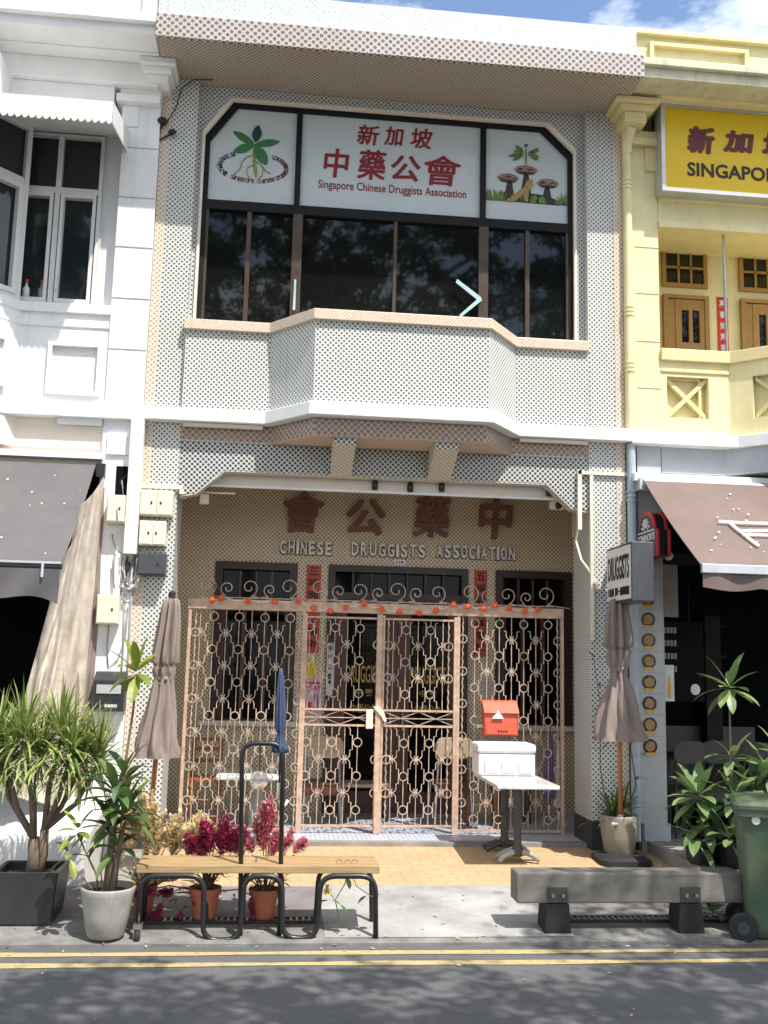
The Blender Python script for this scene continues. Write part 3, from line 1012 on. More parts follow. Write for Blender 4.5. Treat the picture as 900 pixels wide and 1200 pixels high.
# windows
wpane = []
b = MB()
b.ring([(-3.80, 5.34), (-3.80, 7.16), (-2.96, 7.16), (-2.96, 5.34)], [(-3.765, 5.37), (-3.765, 7.13), (-2.995, 7.13), (-2.995, 5.37)], .06, .16)
b.box(-3.765, -2.995, .07, .15, 6.53, 6.59); b.box(-3.415, -3.365, .065, .15, 5.37, 7.13)
for x0, x1 in ((-3.765, -3.415), (-3.365, -2.995)):
    b.ring([(x0 + .012, 5.38), (x0 + .012, 6.52), (x1 - .012, 6.52), (x1 - .012, 5.38)], [(x0 + .045, 5.42), (x0 + .045, 6.48), (x1 - .045, 6.48), (x1 - .045, 5.42)], .05, .13)
w1 = wp(b, 'window', 'frame_white')
for x0, x1, z0, z1 in ((-3.765, -3.415, 5.37, 6.53), (-3.365, -2.995, 5.37, 6.53), (-3.765, -3.415, 6.59, 7.13), (-3.365, -2.995, 6.59, 7.13)):
    b = MB(); b.box(x0, x1, .12, .125, z0, z1)
    wp(b, 'pane', 'blue_glass', w1)
b = MB(); b.tube([(-3.335, .05, 5.50), (-3.335, .02, 5.50), (-3.335, .02, 5.66), (-3.335, .05, 5.66)], .008, 6)
wp(b, 'handle', 'frame_white', w1)
b = MB(); oblique_frame(b, .02, .93, 5.34, 7.16, .05, -.11, -.02)
for a, c, e, f in ((.07, .88, 6.53, 6.60),):
    vs = [ob(t, o, z) for z in (e, f) for o in (-.03, -.10) for t in (a, c)]
    b.add(vs, [(0, 2, 3, 1), (4, 5, 7, 6), (0, 1, 5, 4), (2, 6, 7, 3), (0, 4, 6, 2), (1, 3, 7, 5)])
oblique_frame(b, .08, .88, 5.39, 6.52, .05, -.08, -.005)
w2 = wp(b, 'window', 'frame_white')
for e, f in ((5.39, 6.53), (6.60, 7.11)):
    b = MB(); b.add([ob(.07, -.07, e), ob(.88, -.07, e), ob(.88, -.07, f), ob(.07, -.07, f)], [(0, 1, 2, 3)])
    wp(b, 'pane', 'blue_glass', w2)
b = MB(); b.box(-9, -4.26, -.7, -.6, 5.34, 7.2); b.box(-9, -2.5, .5, .55, 4.3, 7.5)
wp(b, 'inner_room', 'dim_interior')
b = MB(); b.box(-3.86, -3.80, .0, .16, 5.34, 7.2)
wp(b, 'corner_post', 'frame_white')
# canopy with scalloped fringe
b = MB()
b.add([(-9, -.92, 6.985), (-2.72, -.92, 6.985), (-2.72, .12, 7.22), (-9, .12, 7.22), (-9, -.92, 6.96), (-2.72, -.92, 6.96), (-2.72, .12, 7.19), (-9, .12, 7.19)],
      [(0, 1, 2, 3), (7, 6, 5, 4), (0, 4, 5, 1), (1, 5, 6, 2), (2, 6, 7, 3), (3, 7, 4, 0)])
cn = wp(b, 'canopy', 'white_trim')
b = MB()
n = 300
top, bot = [], []
for i in range(n + 1):
    x = -5.4 + (5.4 - 2.72) * i / n
    sc = abs(sin(pi * i / 7))
    y = -.925 - .006 * sin(2 * pi * i / 3.5)
    top.append((x, y, 6.985)); bot.append((x, y, 6.80 - .035 * sc))
b.grid([bot, top])
n = 100
top, bot = [], []
for i in range(n + 1):
    y = -.925 + 1.0 * i / n
    sc = abs(sin(pi * i / 7))
    top.append((-2.715, y, 6.985 + .235 * i / n)); bot.append((-2.715, y, 6.80 + .2 * i / n - .035 * sc))
b.grid([bot, top])
wp(b, 'fringe', 'white_trim', cn)
# ledge and lower storey
b = MB()
b.prism([(-2.462, -.125), (-3.68, -.125), (-4.33, -.84), (-9, -.84), (-9, .2), (-2.462, .2)], 'z', 4.19, 4.325)
wp(b, 'ledge', 'white_trim', bevel=.008)
b = MB(); b.prism([(-2.77, -.02), (-3.60, -.02), (-4.2, -.66), (-9, -.66), (-9, .5), (-2.77, .5)], 'z', 3.90, 4.19)
b.box(-9, -2.77, -.01, .5, 3.74, 3.90)
wp(b, 'bay_underside', 'cream_paint')
b = MB(); b.box(-9, -2.75, -.13, -.005, 3.79, 3.85); b.box(-3.2, -2.78, -.085, -.03, 4.13, 4.19)
b.build_each('drip_strip', 'white_trim', wh)
b = MB(); b.box(-2.72, -2.50, -.085, -.055, 3.85, 4.06)
wp(b, 'pilaster_block', 'white_trim', pil)
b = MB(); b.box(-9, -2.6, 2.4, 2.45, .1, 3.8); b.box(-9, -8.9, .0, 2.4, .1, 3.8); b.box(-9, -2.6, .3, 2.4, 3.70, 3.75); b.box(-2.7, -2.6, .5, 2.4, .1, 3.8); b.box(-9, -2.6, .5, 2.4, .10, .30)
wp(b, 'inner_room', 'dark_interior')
b = MB(); b.box(-2.495, -2.375, -.17, -.062, 2.89, 4.192)
wp(b, 'cable_duct', 'white_trim', bevel=.006)
b = MB(); b.box(-2.62, -2.50, -.068, -.03, 3.46, 3.74)
wp(b, 'wall_recess', 'dark_interior')
# white rendered plinth in front
b = MB()
b.prism([(-1.25, .1), (-1.25, .50), (.4, .80), (.4, .1)], 'x', -9, -2.48)
wp(b, 'plinth', 'plinth_white', bevel=.03)

# ------------------------------------------------------------------ yellow shophouse (right)
ye = thing('yellow_shophouse', 'pale yellow shophouse with an open verandah and cross panelled parapet, right of the tiled facade', 'shophouse', (3.6, 1, .15))
def yp(mb, name, mat, parent=ye, **k):
    return mb.build(name, mat, parent, **k)
b = MB(); b.box(2.435, 2.815, -.02, .5, 4.32, 7.62)
pil = yp(b, 'pilaster', 'yellow_wall')
b = MB()
for z in (4.8, 5.3, 5.82, 6.33):
    b.box(2.56, 2.818, -.026, -.018, z, z + .007)
b.build_each('render_joint', 'yellow_trim', pil)
b = MB()
b.box(2.50, 2.86, -.10, .3, 7.45, 7.53); b.box(2.52, 2.85, -.07, .3, 7.53, 7.62)
b.box(2.38, 2.62, -.26, .05, 7.60, 7.72); b.box(2.32, 2.68, -.31, .05, 7.72, 7.78); b.box(2.26, 2.74, -.37, .05, 7.78, 7.828)
b.box(2.68, 2.84, -.05, .1, 7.18, 7.45)
yp(b, 'capital', 'yellow_trim', pil, bevel=.008)
b = MB(); b.box(2.425, 9, -.66, -.35, 7.86, 8.03); b.box(2.425, 9, -.71, -.65, 7.97, 8.05)
yp(b, 'gutter', 'stained_gutter', bevel=.01)
b = MB(); b.box(2.43, 9, -.36, .5, 7.86, 8.0); b.box(2.82, 9, .02, .4, 7.3, 7.86); b.box(2.82, 9, -.2, .1, 7.70, 7.86)
yp(b, 'upper_wall', 'yellow_wall')
b = MB(); b.box(2.37, 9, -.50, -.20, 8.03, 8.42); b.box(2.37, 9, -.56, -.14, 8.42, 8.47)
par = yp(b, 'parapet', 'yellow_wall')
b = MB(); b.ring([(2.56, 8.08), (2.56, 8.34), (3.62, 8.34), (3.62, 8.08)], [(2.60, 8.10), (2.60, 8.30), (3.58, 8.30), (3.58, 8.10)], -.55, -.498)
yp(b, 'parapet_panel', 'yellow_trim', par)
b = MB(); b.box(2.43, 9, -.2, 7, 7.95, 8.05); b.box(2.43, 9, 6.8, 7, .1, 8)
yp(b, 'roof', 'grey_wall')
b = MB(); b.box(2.82, 9, -.02, .25, 6.56, 7.3); b.box(2.82, 9, -.07, -.018, 6.86, 6.92); b.box(2.82, 9, -.06, -.018, 6.56, 6.62)
yp(b, 'verandah_beam', 'yellow_wall')
b = MB(); b.box(2.82, 9, .25, .72, 6.60, 6.66); b.box(2.82, 9, .0, .72, 4.25, 4.33)
yp(b, 'verandah_ceiling', 'yellow_wall')
b = MB(); b.box(2.82, 9, .70, .80, 4.3, 6.66)
yp(b, 'verandah_wall', 'yellow_wall')
for i, x0 in enumerate((3.13, 4.04)):
    b = MB(); b.ring([(x0, 6.20), (x0, 6.68 - .02), (x0 + .53, 6.66), (x0 + .53, 6.20)], [(x0 + .045, 6.245), (x0 + .045, 6.615), (x0 + .485, 6.615), (x0 + .485, 6.245)], .66, .71)
    b.box(x0 + .045, x0 + .485, .665, .70, 6.42, 6.445)
    for k in (1, 2):
        b.box(x0 + .045 + .44 * k / 3 - .012, x0 + .045 + .44 * k / 3 + .012, .665, .70, 6.245, 6.615)
    w = yp(b, 'transom_window', 'yellow_wood')
    b = MB(); b.box(x0 + .04, x0 + .49, .685, .69, 6.24, 6.62)
    yp(b, 'pane', 'dark_glass', w)
    b = MB(); b.ring([(x0, 4.34), (x0, 6.10), (x0 + .53, 6.10), (x0 + .53, 4.34)], [(x0 + .05, 4.36), (x0 + .05, 6.06), (x0 + .48, 6.06), (x0 + .48, 4.36)], .64, .71)
    b.box(x0 + .05, x0 + .18, .665, .70, 4.36, 6.05)
    b.ring([(x0 + .14, 4.36), (x0 + .14, 6.05), (x0 + .48, 6.05), (x0 + .48, 4.36)], [(x0 + .21, 5.55), (x0 + .21, 5.93), (x0 + .42, 5.93), (x0 + .42, 5.55)], .655, .70)
    b.box(x0 + .295, x0 + .335, .65, .70, 5.55, 5.93)
    d = yp(b, 'verandah_door', 'yellow_wood')
    b = MB(); b.box(x0 + .2, x0 + .43, .685, .69, 5.5, 5.95)
    yp(b, 'pane', 'dark_glass', d)
# verandah parapet: flat section, then slanting forward
def yob(t, out, z):
    dd = V((.66, -.60, 0)).normalized()
    nn = V((-.60, -.66, 0)).normalized()
    p = V((3.55, -.02, 0)) + dd * t + nn * out
    return V((p.x, p.y, z))
b = MB()
b.ring([(2.815, 4.32), (2.815, 5.10), (3.56, 5.10), (3.56, 4.32)], [(2.88, 4.50), (2.88, 4.94), (3.33, 4.94), (3.33, 4.50)], -.02, .12)
b.box(2.88, 3.33, .09, .12, 4.50, 4.94)
def yslab(b, t0, t1, z0, z1, o0, o1):
    vs = [yob(t, o, z) for z in (z0, z1) for o in (o1, o0) for t in (t0, t1)]
    b.add(vs, [(0, 2, 3, 1), (4, 5, 7, 6), (0, 1, 5, 4), (2, 6, 7, 3), (0, 4, 6, 2), (1, 3, 7, 5)])
yslab(b, 0, .95, 4.94, 5.10, -.12, 0); yslab(b, 0, .95, 4.32, 4.50, -.12, 0); yslab(b, 0, .24, 4.50, 4.94, -.12, 0); yslab(b, .72, .95, 4.5, 4.94, -.12, 0); yslab(b, .24, .72, 4.5, 4.94, -.12, -.09)
b.box(4.2, 9, -.66, -.5, 4.32, 5.10)
bal = yp(b, 'verandah_parapet', 'yellow_wall')
b = MB()
def bar(b, p0, p1, w, y0, y1):
    d = V((p1[0] - p0[0], 0, p1[1] - p0[1])).normalized()
    nn = V((-d.z, 0, d.x)) * w
    b.prism([(p0[0] + nn.x, p0[1] + nn.z), (p1[0] + nn.x, p1[1] + nn.z), (p1[0] - nn.x, p1[1] - nn.z), (p0[0] - nn.x, p0[1] - nn.z)], 'y', y0, y1)
bar(b, (2.885, 4.51), (3.325, 4.93), .022, .02, .088); bar(b, (2.885, 4.93), (3.325, 4.51), .022, .022, .087)
b.ring([(2.885, 4.505), (2.885, 4.935), (3.27, 4.935), (3.27, 4.505)], [(2.90, 4.52), (2.90, 4.92), (3.24, 4.92), (3.24, 4.52)], .03, .09)
for za, zb, e in ((4.52, 4.92, 0), (4.92, 4.52, .002)):
    vs = [yob(t, o, z) for (t, z) in ((.26, za), (.70, zb)) for (o, z) in ((-.03 - e, z - .025), (-.085, z - .025), (-.085, z + .025), (-.03 - e, z + .025))]
    b.add(vs, [(0, 1, 5, 4), (1, 2, 6, 5), (2, 3, 7, 6), (3, 0, 4, 7), (3, 2, 1, 0), (4, 5, 6, 7)])
b.build_each('cross_panel', 'yellow_trim', bal)
b = MB(); b.prism([(2.816, -.06), (3.55, -.06), (4.24, -.69), (9, -.69), (9, .15), (2.816, .15)], 'z', 5.10, 5.23)
b.box(2.817, 4, -.035, -.018, 4.98, 5.02)
yp(b, 'parapet_coping', 'yellow_trim', bal, bevel=.008)
b = MB(); b.tube([(3.57, .05, 5.23), (3.57, .05, 6.56)], .014, 6)
yp(b, 'verandah_rod', 'steel')
b = MB(); b.prism([(2.462, -.125), (3.58, -.125), (4.29, -.78), (9, -.78), (9, .2), (2.462, .2)], 'z', 4.19, 4.32)
yp(b, 'ledge', 'white_trim', bevel=.008)
b = MB(); b.prism([(2.815, .0), (3.5, .0), (4.1, -.55), (9, -.55), (9, .4), (2.815, .4)], 'z', 3.92, 4.19)
yp(b, 'bay_underside', 'grey_wall')
b = MB(); b.box(2.55, 2.80, -.02, .5, .15, 4.19)
lp = yp(b, 'lower_pilaster', 'grey_wall')
b = MB(); b.box(2.46, 2.79, -.035, -.021, .46, 3.1); b.box(2.46, 2.55, -.02, .2, .46, 3.1)
yp(b, 'pilaster_cladding', 'menu_white', lp)
b = MB(); b.box(2.56, 2.82, -.045, .3, .15, .46)
yp(b, 'pilaster_base', 'grey_wall', lp)
b = MB(); b.box(2.47, 9, -.16, .1, 3.80, 3.88)
yp(b, 'canopy_beam', 'white_trim')
for z0, z1, x, mat, nm in ((4.34, 7.75, 2.475, 'yellow_wall', 'downpipe'), (.3, 4.19, 2.475, 'pipe_grey', 'lower_downpipe')):
    b = MB(); b.tube([(x, -.05, z0), (x, -.05, z1)], .045, 12)
    for z in ((4.95, 5.55, 6.95) if mat == 'yellow_wall' else (3.6, 2.2)):
        for k in range(3):
            b.tube([(x, -.05, z + k * .045), (x, -.05, z + k * .045 + .022)], .054, 12)
    if mat == 'yellow_wall':
        b.tube([(x, -.05, 7.35), (x, -.06, 7.45), (x + .02, -.10, 7.56), (x + .02, -.14, 7.62)], .056, 12)
    yp(b, nm, mat)
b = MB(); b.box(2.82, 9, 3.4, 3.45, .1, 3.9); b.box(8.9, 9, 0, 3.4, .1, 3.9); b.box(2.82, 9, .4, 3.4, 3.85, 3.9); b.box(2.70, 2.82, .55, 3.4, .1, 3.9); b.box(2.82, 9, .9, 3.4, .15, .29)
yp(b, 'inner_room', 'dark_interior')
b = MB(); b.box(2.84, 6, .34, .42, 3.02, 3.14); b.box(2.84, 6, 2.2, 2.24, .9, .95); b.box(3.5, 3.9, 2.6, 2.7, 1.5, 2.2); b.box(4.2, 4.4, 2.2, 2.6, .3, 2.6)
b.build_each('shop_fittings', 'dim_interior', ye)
# ------------------------------------------------------------------ iron gate
GY = .65
gate = thing('iron_gate', 'salmon painted wrought iron gate of linked circles and stepped curves below the tiled facade', 'gate', (.02, GY, .22))
PX, PZ, CR, IR = .26, .33, .042, .0066

def cell_side(b, cx, cz, sx, z0, z1):
    """stepped line on one side of a circle, between the clasps above and below"""
    pts = [(.13, .165)]
    for k in range(1, 6):
        a = pi / 2 * k / 5
        pts.append((.13 - .058 * sin(a), .165 - .045 * (1 - cos(a)) * 1.0))
    pts += [(.072, .075), (.048, .072), (.048, -.072), (.072, -.075)]
    for k in range(5, 0, -1):
        a = pi / 2 * k / 5
        pts.append((.13 - .058 * sin(a), -.165 + .045 * (1 - cos(a))))
    pts.append((.13, -.165))
    ex_, ez_ = random.gauss(0, .0015), random.gauss(0, .002)
    path = [(cx + sx * x + ex_, GY, cz + z + ez_) for x, z in pts if z0 <= cz + z <= z1]
    if len(path) > 1:
        b.tube(path, IR * .9, 4)

def clasp(b, x, z):
    for sx in (-1, 1):
        for sz in (-1, 1):
            b.tube([(x + sx * .006, GY - .002, z), (x + sx * .012, GY - .002, z + sz * .022), (x + sx * .021, GY - .002, z + sz * .042)], [.007, .008, .005], 4)
    b.box(x - .018, x + .018, GY - .011, GY + .009, z - .010, z + .010)

def lattice(b, x0, x1, z0, z1, cx0, cz0, twist_l=None, twist_r=None):
    """ornament between x0..x1 and z0..z1; circles start at cx0, cz0 and repeat"""
    i0 = int(math.floor((x0 - cx0) / PX)) - 1
    i1 = int(math.ceil((x1 - cx0) / PX)) + 1
    j0 = int(math.floor((z0 - cz0) / PZ)) - 1
    j1 = int(math.ceil((z1 - cz0) / PZ)) + 1
    lo = x0 + (.075 if twist_l is not None else .0)
    hi = x1 - (.075 if twist_r is not None else .0)
    for i in range(i0, i1 + 1):
        cx = cx0 + i * PX
        qx = cx + .13
        if lo < cx < hi:
            b.box(cx - .0045, cx + .0045, GY - .0045, GY + .0045, z0, z1) if False else None
            seg = z0
            for j in range(j0, j1 + 1):
                cz = cz0 + j * PZ
                if z0 + CR < cz < z1 - CR:
                    jx, jz = random.gauss(0, .0018), random.gauss(0, .002)
                    b.tube(arc((cx + jx, cz + jz), CR * random.uniform(.97, 1.03), 0, 2 * pi, 16, y=GY)[:-1], IR, 4, closed=True)
                    if cz - CR > seg:
                        b.tube([(cx, GY, seg), (cx, GY, cz - CR)], IR * .8, 4)
                    seg = cz + CR
            b.tube([(cx, GY, seg), (cx, GY, z1)], IR * .8, 4)
        if lo - .02 < qx < hi + .02:
            b.tube([(qx, GY + .004, z0), (qx, GY + .004, z1)], IR * .85, 4)
            for j in range(j0, j1 + 1):
                z = cz0 + j * PZ - .165
                if z0 + .02 < z < z1 - .02:
                    clasp(b, qx + random.gauss(0, .0015), z + random.gauss(0, .003))
        for j in range(j0, j1 + 1):
            cz = cz0 + j * PZ
            for sx in (-1, 1):
                a, c = sorted((cx + sx * .048, cx + sx * .13))
                if a > lo - .03 and c < hi + .03:
                    cell_side(b, cx, cz, sx, z0, z1)
    for tx in (twist_l, twist_r):
        if tx is None:
            continue
        k = int((z1 - z0) / .012)
        b.tube([(tx + .0035 * cos(i * .9), GY + .0035 * sin(i * .9), z0 + (z1 - z0) * i / k) for i in range(k + 1)], [.0075 + .0018 * sin(i * .9) for i in range(k + 1)], 4)
        for j in range(j0, j1 + 1):
            z = cz0 + j * PZ - .165
            if z0 + CR < z < z1 - CR:
                b.tube(arc((tx, z), CR, 0, 2 * pi, 16, y=GY - .012)[:-1], IR, 4, closed=True)

def spiral(b, cx, cz, r, sx, turns=1.35, rev=False, tail=None):
    pts = []
    n = 26
    for i in range(n + 1):
        t = i / n
        a = (-pi / 2 + 0.2) + 2 * pi * turns * (1 - t)
        rr = r * (1 - .80 * (1 - t) ** .8) if False else r * (.18 + .82 * t)
        pts.append((cx + sx * rr * cos(a), GY, cz + rr * sin(a)))
    if tail:
        pts.append((tail[0], GY, tail[1]))
    b.tube(pts, IR * .95, 4)

def crest(b, items):
    for cx, r, sx, tx in items:
        spiral(b, cx, 2.575 + r, r, sx, 1.3, tail=(tx, 2.545))

b = MB()
b.box(-1.945, 1.965, GY - .028, GY + .028, 2.435, 2.54)
b.build('top_rail', 'gate_rail', gate, bevel=.006)
def run(xs):
    out = []
    for k, x in enumerate(xs):
        sx = 1 if k % 2 == 0 else -1
        out.append((x, (.105, .078, .092, .070)[k % 4], sx, x + sx * .27))
    return out
crests = {'l': run([-1.76, -1.55, -1.33, -1.12, -.93]), 'm': run([-.62, -.41, -.20, .00, .19, .40, .62]), 'r': run([.96, 1.16, 1.36, 1.57, 1.77])}
for k, nm in (('l', 'scrollwork'), ('m', 'scrollwork'), ('r', 'scrollwork')):
    b = MB(); crest(b, crests[k])
    xs = [c[0] for c in crests[k]]
    b.tube([(min(xs) - .1, GY, 2.56), (max(xs) + .1, GY, 2.56)], IR, 4)
    b.build(nm, 'gate_iron', gate)
# fixed side panels
for x0, x1, cx, tl, tr in ((-1.93, -.745, -1.68, -1.855, -.80), (.83, 1.965, 1.02, .893, 1.90)):
    b = MB()
    b.box(x0, x0 + .032, GY - .02, GY + .02, .243, 2.435); b.box(x1 - .032, x1, GY - .02, GY + .02, .243, 2.435)
    b.box(x0 + .032, x1 - .032, GY - .012, GY + .012, .26, .285)
    p = b.build('fixed_panel', 'gate_rail', gate)
    b = MB()
    lattice(b, x0 + .032, x1 - .032, .285, 2.435, cx, 2.365, tl, tr)
    b.build('lattice', 'gate_iron', p)
# two opening leaves
for x0, x1, cx, tl, tr in ((-.745, .05, -.44, None, .0), (.055, .83, .295, .115, .745)):
    b = MB()
    b.box(x0, x0 + .022, GY - .018, GY + .018, .24, 2.42)
    if x1 < .1:
        b.box(x1 - .055, x1, GY - .03, GY + .02, .243, 2.43)
    else:
        b.box(x1 - .03, x1, GY - .018, GY + .018, .24, 2.42)
    xa, xb = x0 + .022, (x1 - .055 if x1 < .1 else x1 - .03)
    for z in (.305, 1.29, 1.445, 2.375):
        b.box(xa, xb, GY - .011, GY + .011, z, z + .02)
    lf = b.build('gate_leaf', 'gate_rail', gate)
    b = MB()
    lattice(b, xa, xb, 1.465, 2.375, cx, 2.28, tl, tr)
    lattice(b, xa, xb, .325, 1.29, cx, 1.13, tl, tr)
    xm = (xa + xb) / 2
    for sx in (-1, 1):
        xe = xa if sx < 0 else xb
        b.tube([(xe, GY, 1.31), (xm, GY, 1.445)], IR * .8, 4); b.tube([(xe, GY, 1.445), (xm, GY, 1.31)], IR * .8, 4)
    b.tube([(xa, GY - .006, 1.376), (xb, GY - .006, 1.376)], IR, 4)
    b.build('lattice', 'gate_iron', lf)
    if x1 < .1:
        b = MB(); b.box(-.10, -.03, GY - .035, GY - .012, 1.27, 1.46)
        b.build('lock_plate', 'cream_box', lf, bevel=.004)
        b = MB(); b.prism([(-.03, 1.49), (.02, 1.50), (.08, 1.44), (.11, 1.35), (.09, 1.33), (.05, 1.40), (-.01, 1.46)], 'y', GY - .05, GY - .031)
        b.build('latch_cover', 'cream_box', lf, bevel=.004)
        b = MB(); b.box(.0, .06, GY - .052, GY + .02, .245, .66)
        b.build('drop_bolt', 'gate_rail', lf)
    else:
        b = MB(); b.ball((.125, GY - .03, 1.72), .022, 10, 6)
        b.build('knob', 'steel', lf, smooth=True)

gar = thing('pompom_garland', 'thin string of small orange pompoms strung along the top rail of the gate', 'garland', (.0, GY - .05, 2.5))
pp = [(-1.70, 2.53), (-1.61, 2.55), (-1.34, 2.525), (-1.07, 2.53), (-.83, 2.54), (-.67, 2.475), (-.50, 2.45), (-.34, 2.49), (-.15, 2.535), (.03, 2.485), (.22, 2.46), (.42, 2.455), (.60, 2.485), (.78, 2.555), (.93, 2.535), (1.10, 2.52), (1.22, 2.56), (1.37, 2.53), (1.54, 2.505), (1.68, 2.53)]
b = MB()
sp = []
for i, (x, z) in enumerate(pp):
    sp.append((x, GY - .05, z + .012))
    if i < len(pp) - 1:
        sp.append(((x + pp[i + 1][0]) / 2, GY - .05, (z + pp[i + 1][1]) / 2 - .012))
b.tube(sp, .003, 4)
b.build('string', 'white_ink', gar)
for x, z in pp:
    b = MB(); b.ball((x, GY - .055, z), .029, 9, 6)
    for q in range(26):
        d = V((random.gauss(0, 1), random.gauss(0, 1), random.gauss(0, 1))).normalized()
        b.tube([V((x, GY - .055, z)) + d * .02, V((x, GY - .055, z)) + d * random.uniform(.033, .038)], [.006, .003], 3)
    b.build('pompom', 'pompom', gar)

# ------------------------------------------------------------------ signs and writing
sg = thing('relief_sign', 'four large brown raised Chinese characters on the dotted wall above the doors', 'sign', (.35, 1.98, 3.4))
for ch, x0, x1, z0, z1 in (('\u6703', -1.02, -.53, 3.41, 3.92), ('\u516c', -.28, .20, 3.41, 3.86), ('\u85e5', .52, .98, 3.41, 3.93), ('\u4e2d', 1.31, 1.74, 3.42, 3.95)):
    b = MB(); b.text(ch, x0 + .02, x1 - .02, z0 + .02, z1 - .02, 1.998, .05, .0, .08, bold=.0155)
    b.build('character', 'relief_brown', sg)
sg = thing('raised_lettering', 'row of pale raised capital letters reading CHINESE DRUGGISTS ASSOCIATION under the brown characters', 'sign', (.35, 1.98, 3.15))
for w, x0, x1, z0, z1 in (('CHINESE', -1.045, -.42, 3.165, 3.32), ('DRUGGISTS', -.21, .69, 3.17, 3.325), ('ASSOCIATION', .80, 1.77, 3.18, 3.335)):
    n = len(w)
    adv = [.45 if c == 'I' else 1.0 for c in w]
    tot = sum(adv)
    x = x0
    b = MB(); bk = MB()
    for c, a in zip(w, adv):
        wd = (x1 - x0) * a / tot
        dz = random.uniform(-.004, .004)
        b.text(c, x + wd * .12, x + wd * .86, z0 + dz, z1 + dz, 1.998, .045, .022 if c != 'I' else .02, xf=None)
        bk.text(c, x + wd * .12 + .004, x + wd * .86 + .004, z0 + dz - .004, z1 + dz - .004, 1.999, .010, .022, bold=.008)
        x += wd
    wd_ = b.build('word', 'letter_cream', sg)
    bk.build('letter_shadow', 'dark_wood', wd_)  # offset dark copy behind each letter, its contact shadow put in as colour
pl = thing('number_plate', 'tiny white house number plate reading 119 above the doors', 'number plate', (.38, 1.97, 3.1))
b = MB(); b.box(.31, .445, 1.985, 1.998, 3.075, 3.145); b.build('plate', 'white_ink', pl)
b = MB(); b.text('119', .335, .42, 3.09, 3.13, 1.984, .003, .03); b.build('number', 'red_ink', pl)

# couplets and notices
def paper(name, label, cat, x0, x1, z0, z1, y, mat, marks=(), group=None):
    t = thing(name, label, cat, ((x0 + x1) / 2, y, z0), group)
    b = MB(); b.box(x0, x1, y - .004, y, z0, z1); b.build('sheet', mat, t)
    for nm, mt, items in marks:
        b = MB()
        for it in items:
            if it[0] == 'box':
                b.box(it[1], it[2], y - .006, y - .0045, it[3], it[4])
            else:
                b.text(it[0], it[1], it[2], it[3], it[4], y - .0045, .002, .02)
        b.build(nm, mt, t)
    return t
cp = '\u4e09\u967d\u958b\u6cf0\u767e\u798f\u4f86'
paper('couplet_scroll', 'tall faded red paper couplet on the wall pier left of the doors', 'couplet', -.715, -.545, 2.03, 3.045, 1.996, 'red_paper',
      [('writing', 'black_ink', [(c, -.685, -.575, 2.93 - i * .14, 2.93 - i * .14 + .09) for i, c in enumerate(cp)])], 'red couplets beside the doors')
cp = '\u4e94\u798f\u81e8\u9580\u842c\u4e8b\u8208'
paper('couplet_scroll', 'tall red paper couplet on the wall pier right of the doors', 'couplet', 1.27, 1.43, 2.03, 3.055, 1.996, 'red_paper',
      [('writing', 'black_ink', [(c, 1.295, 1.405, 2.93 - i * .14, 2.93 - i * .14 + .095) for i, c in enumerate(cp)])], 'red couplets beside the doors')
paper('yellow_notice', 'small bright yellow paper notice under the left couplet', 'notice', -.735, -.575, 1.76, 1.93, 1.996, 'yellow_paper')
mk = [('heading', 'sign_red', [('MEMBERSHIP', -.75, -.53, 1.655, 1.69), ('SURVEY', -.76, -.52, 1.59, 1.645), ('box', -.66, -.60, 1.37, 1.50)]),
      ('small_print', 'plate_dark', [('box', -.58, -.57, 1.38, 1.56), ('box', -.545, -.535, 1.38, 1.56), ('box', -.735, -.68, 1.385, 1.41)])]
mk = [('heading', 'sign_red', [('SUNDAY', -.76, -.51, 1.60, 1.66), ('box', -.76, -.51, 1.675, 1.70), ('box', -.66, -.61, 1.37, 1.47)]), mk[1]]
paper('pink_poster', 'pink paper poster with red heading on the left wall pier', 'poster', -.79, -.485, 1.33, 1.735, 1.996, 'pink_paper', mk)
paper('name_board', 'narrow white vertical board with black Chinese characters beside the left door', 'name board', -.452, -.372, 1.55, 2.15, 1.962, 'white_paper',
      [('writing', 'black_ink', [(c, -.437, -.387, 2.05 - i * .105, 2.05 - i * .105 + .07) for i, c in enumerate('\u4e2d\u85e5\u516c\u6703')] + [('box', -.425, -.395, 1.68, 1.72)])])
paper('typed_notice', 'small grey typed notice on the right wall pier under the couplet', 'notice', 1.385, 1.485, 1.62, 1.80, 1.996, 'white_paper',
      [('print', 'grey_paper', [('box', 1.395, 1.475, 1.635 + i * .026, 1.645 + i * .026) for i in range(6)])])

# printed panels behind the upper windows
def panel(name, label, pts):
    t = thing(name, label, 'window sign', ((pts[0][0] + pts[2][0]) / 2, .16, 6.62))
    b = MB(); b.prism(pts, 'y', .156, .166); b.build('panel', 'panel_white', t)
    return t
sn = panel('name_sign', 'white sign panel in the upper window with red Chinese characters and Singapore Chinese Druggists Association', [(-.972, 6.598), (-.972, 7.638), (.932, 7.638), (.932, 6.598)])
b = MB()
for c, x0, x1, z0, z1 in (('\u65b0', -.39, -.16, 7.345, 7.565), ('\u52a0', -.10, .10, 7.36, 7.57), ('\u5761', .18, .41, 7.35, 7.575)):
    b.text(c, x0, x1, z0, z1, .1555, .003, .0, .12, bold=.005)
for c, x0, x1, z0, z1 in (('\u4e2d', -.73, -.475, 6.955, 7.27), ('\u85e5', -.375, -.08, 6.96, 7.285), ('\u516c', -.02, .285, 6.97, 7.25), ('\u6703', .335, .72, 6.95, 7.28)):
    b.text(c, x0, x1, z0, z1, .1555, .003, .0, .08, bold=.0075)
b.build('characters', 'red_ink', sn)
b = MB(); b.text('Singapore Chinese Druggists Association', -.785, .785, 6.795, 6.915, .1555, .003, .012); b.build('english_name', 'red_ink', sn)
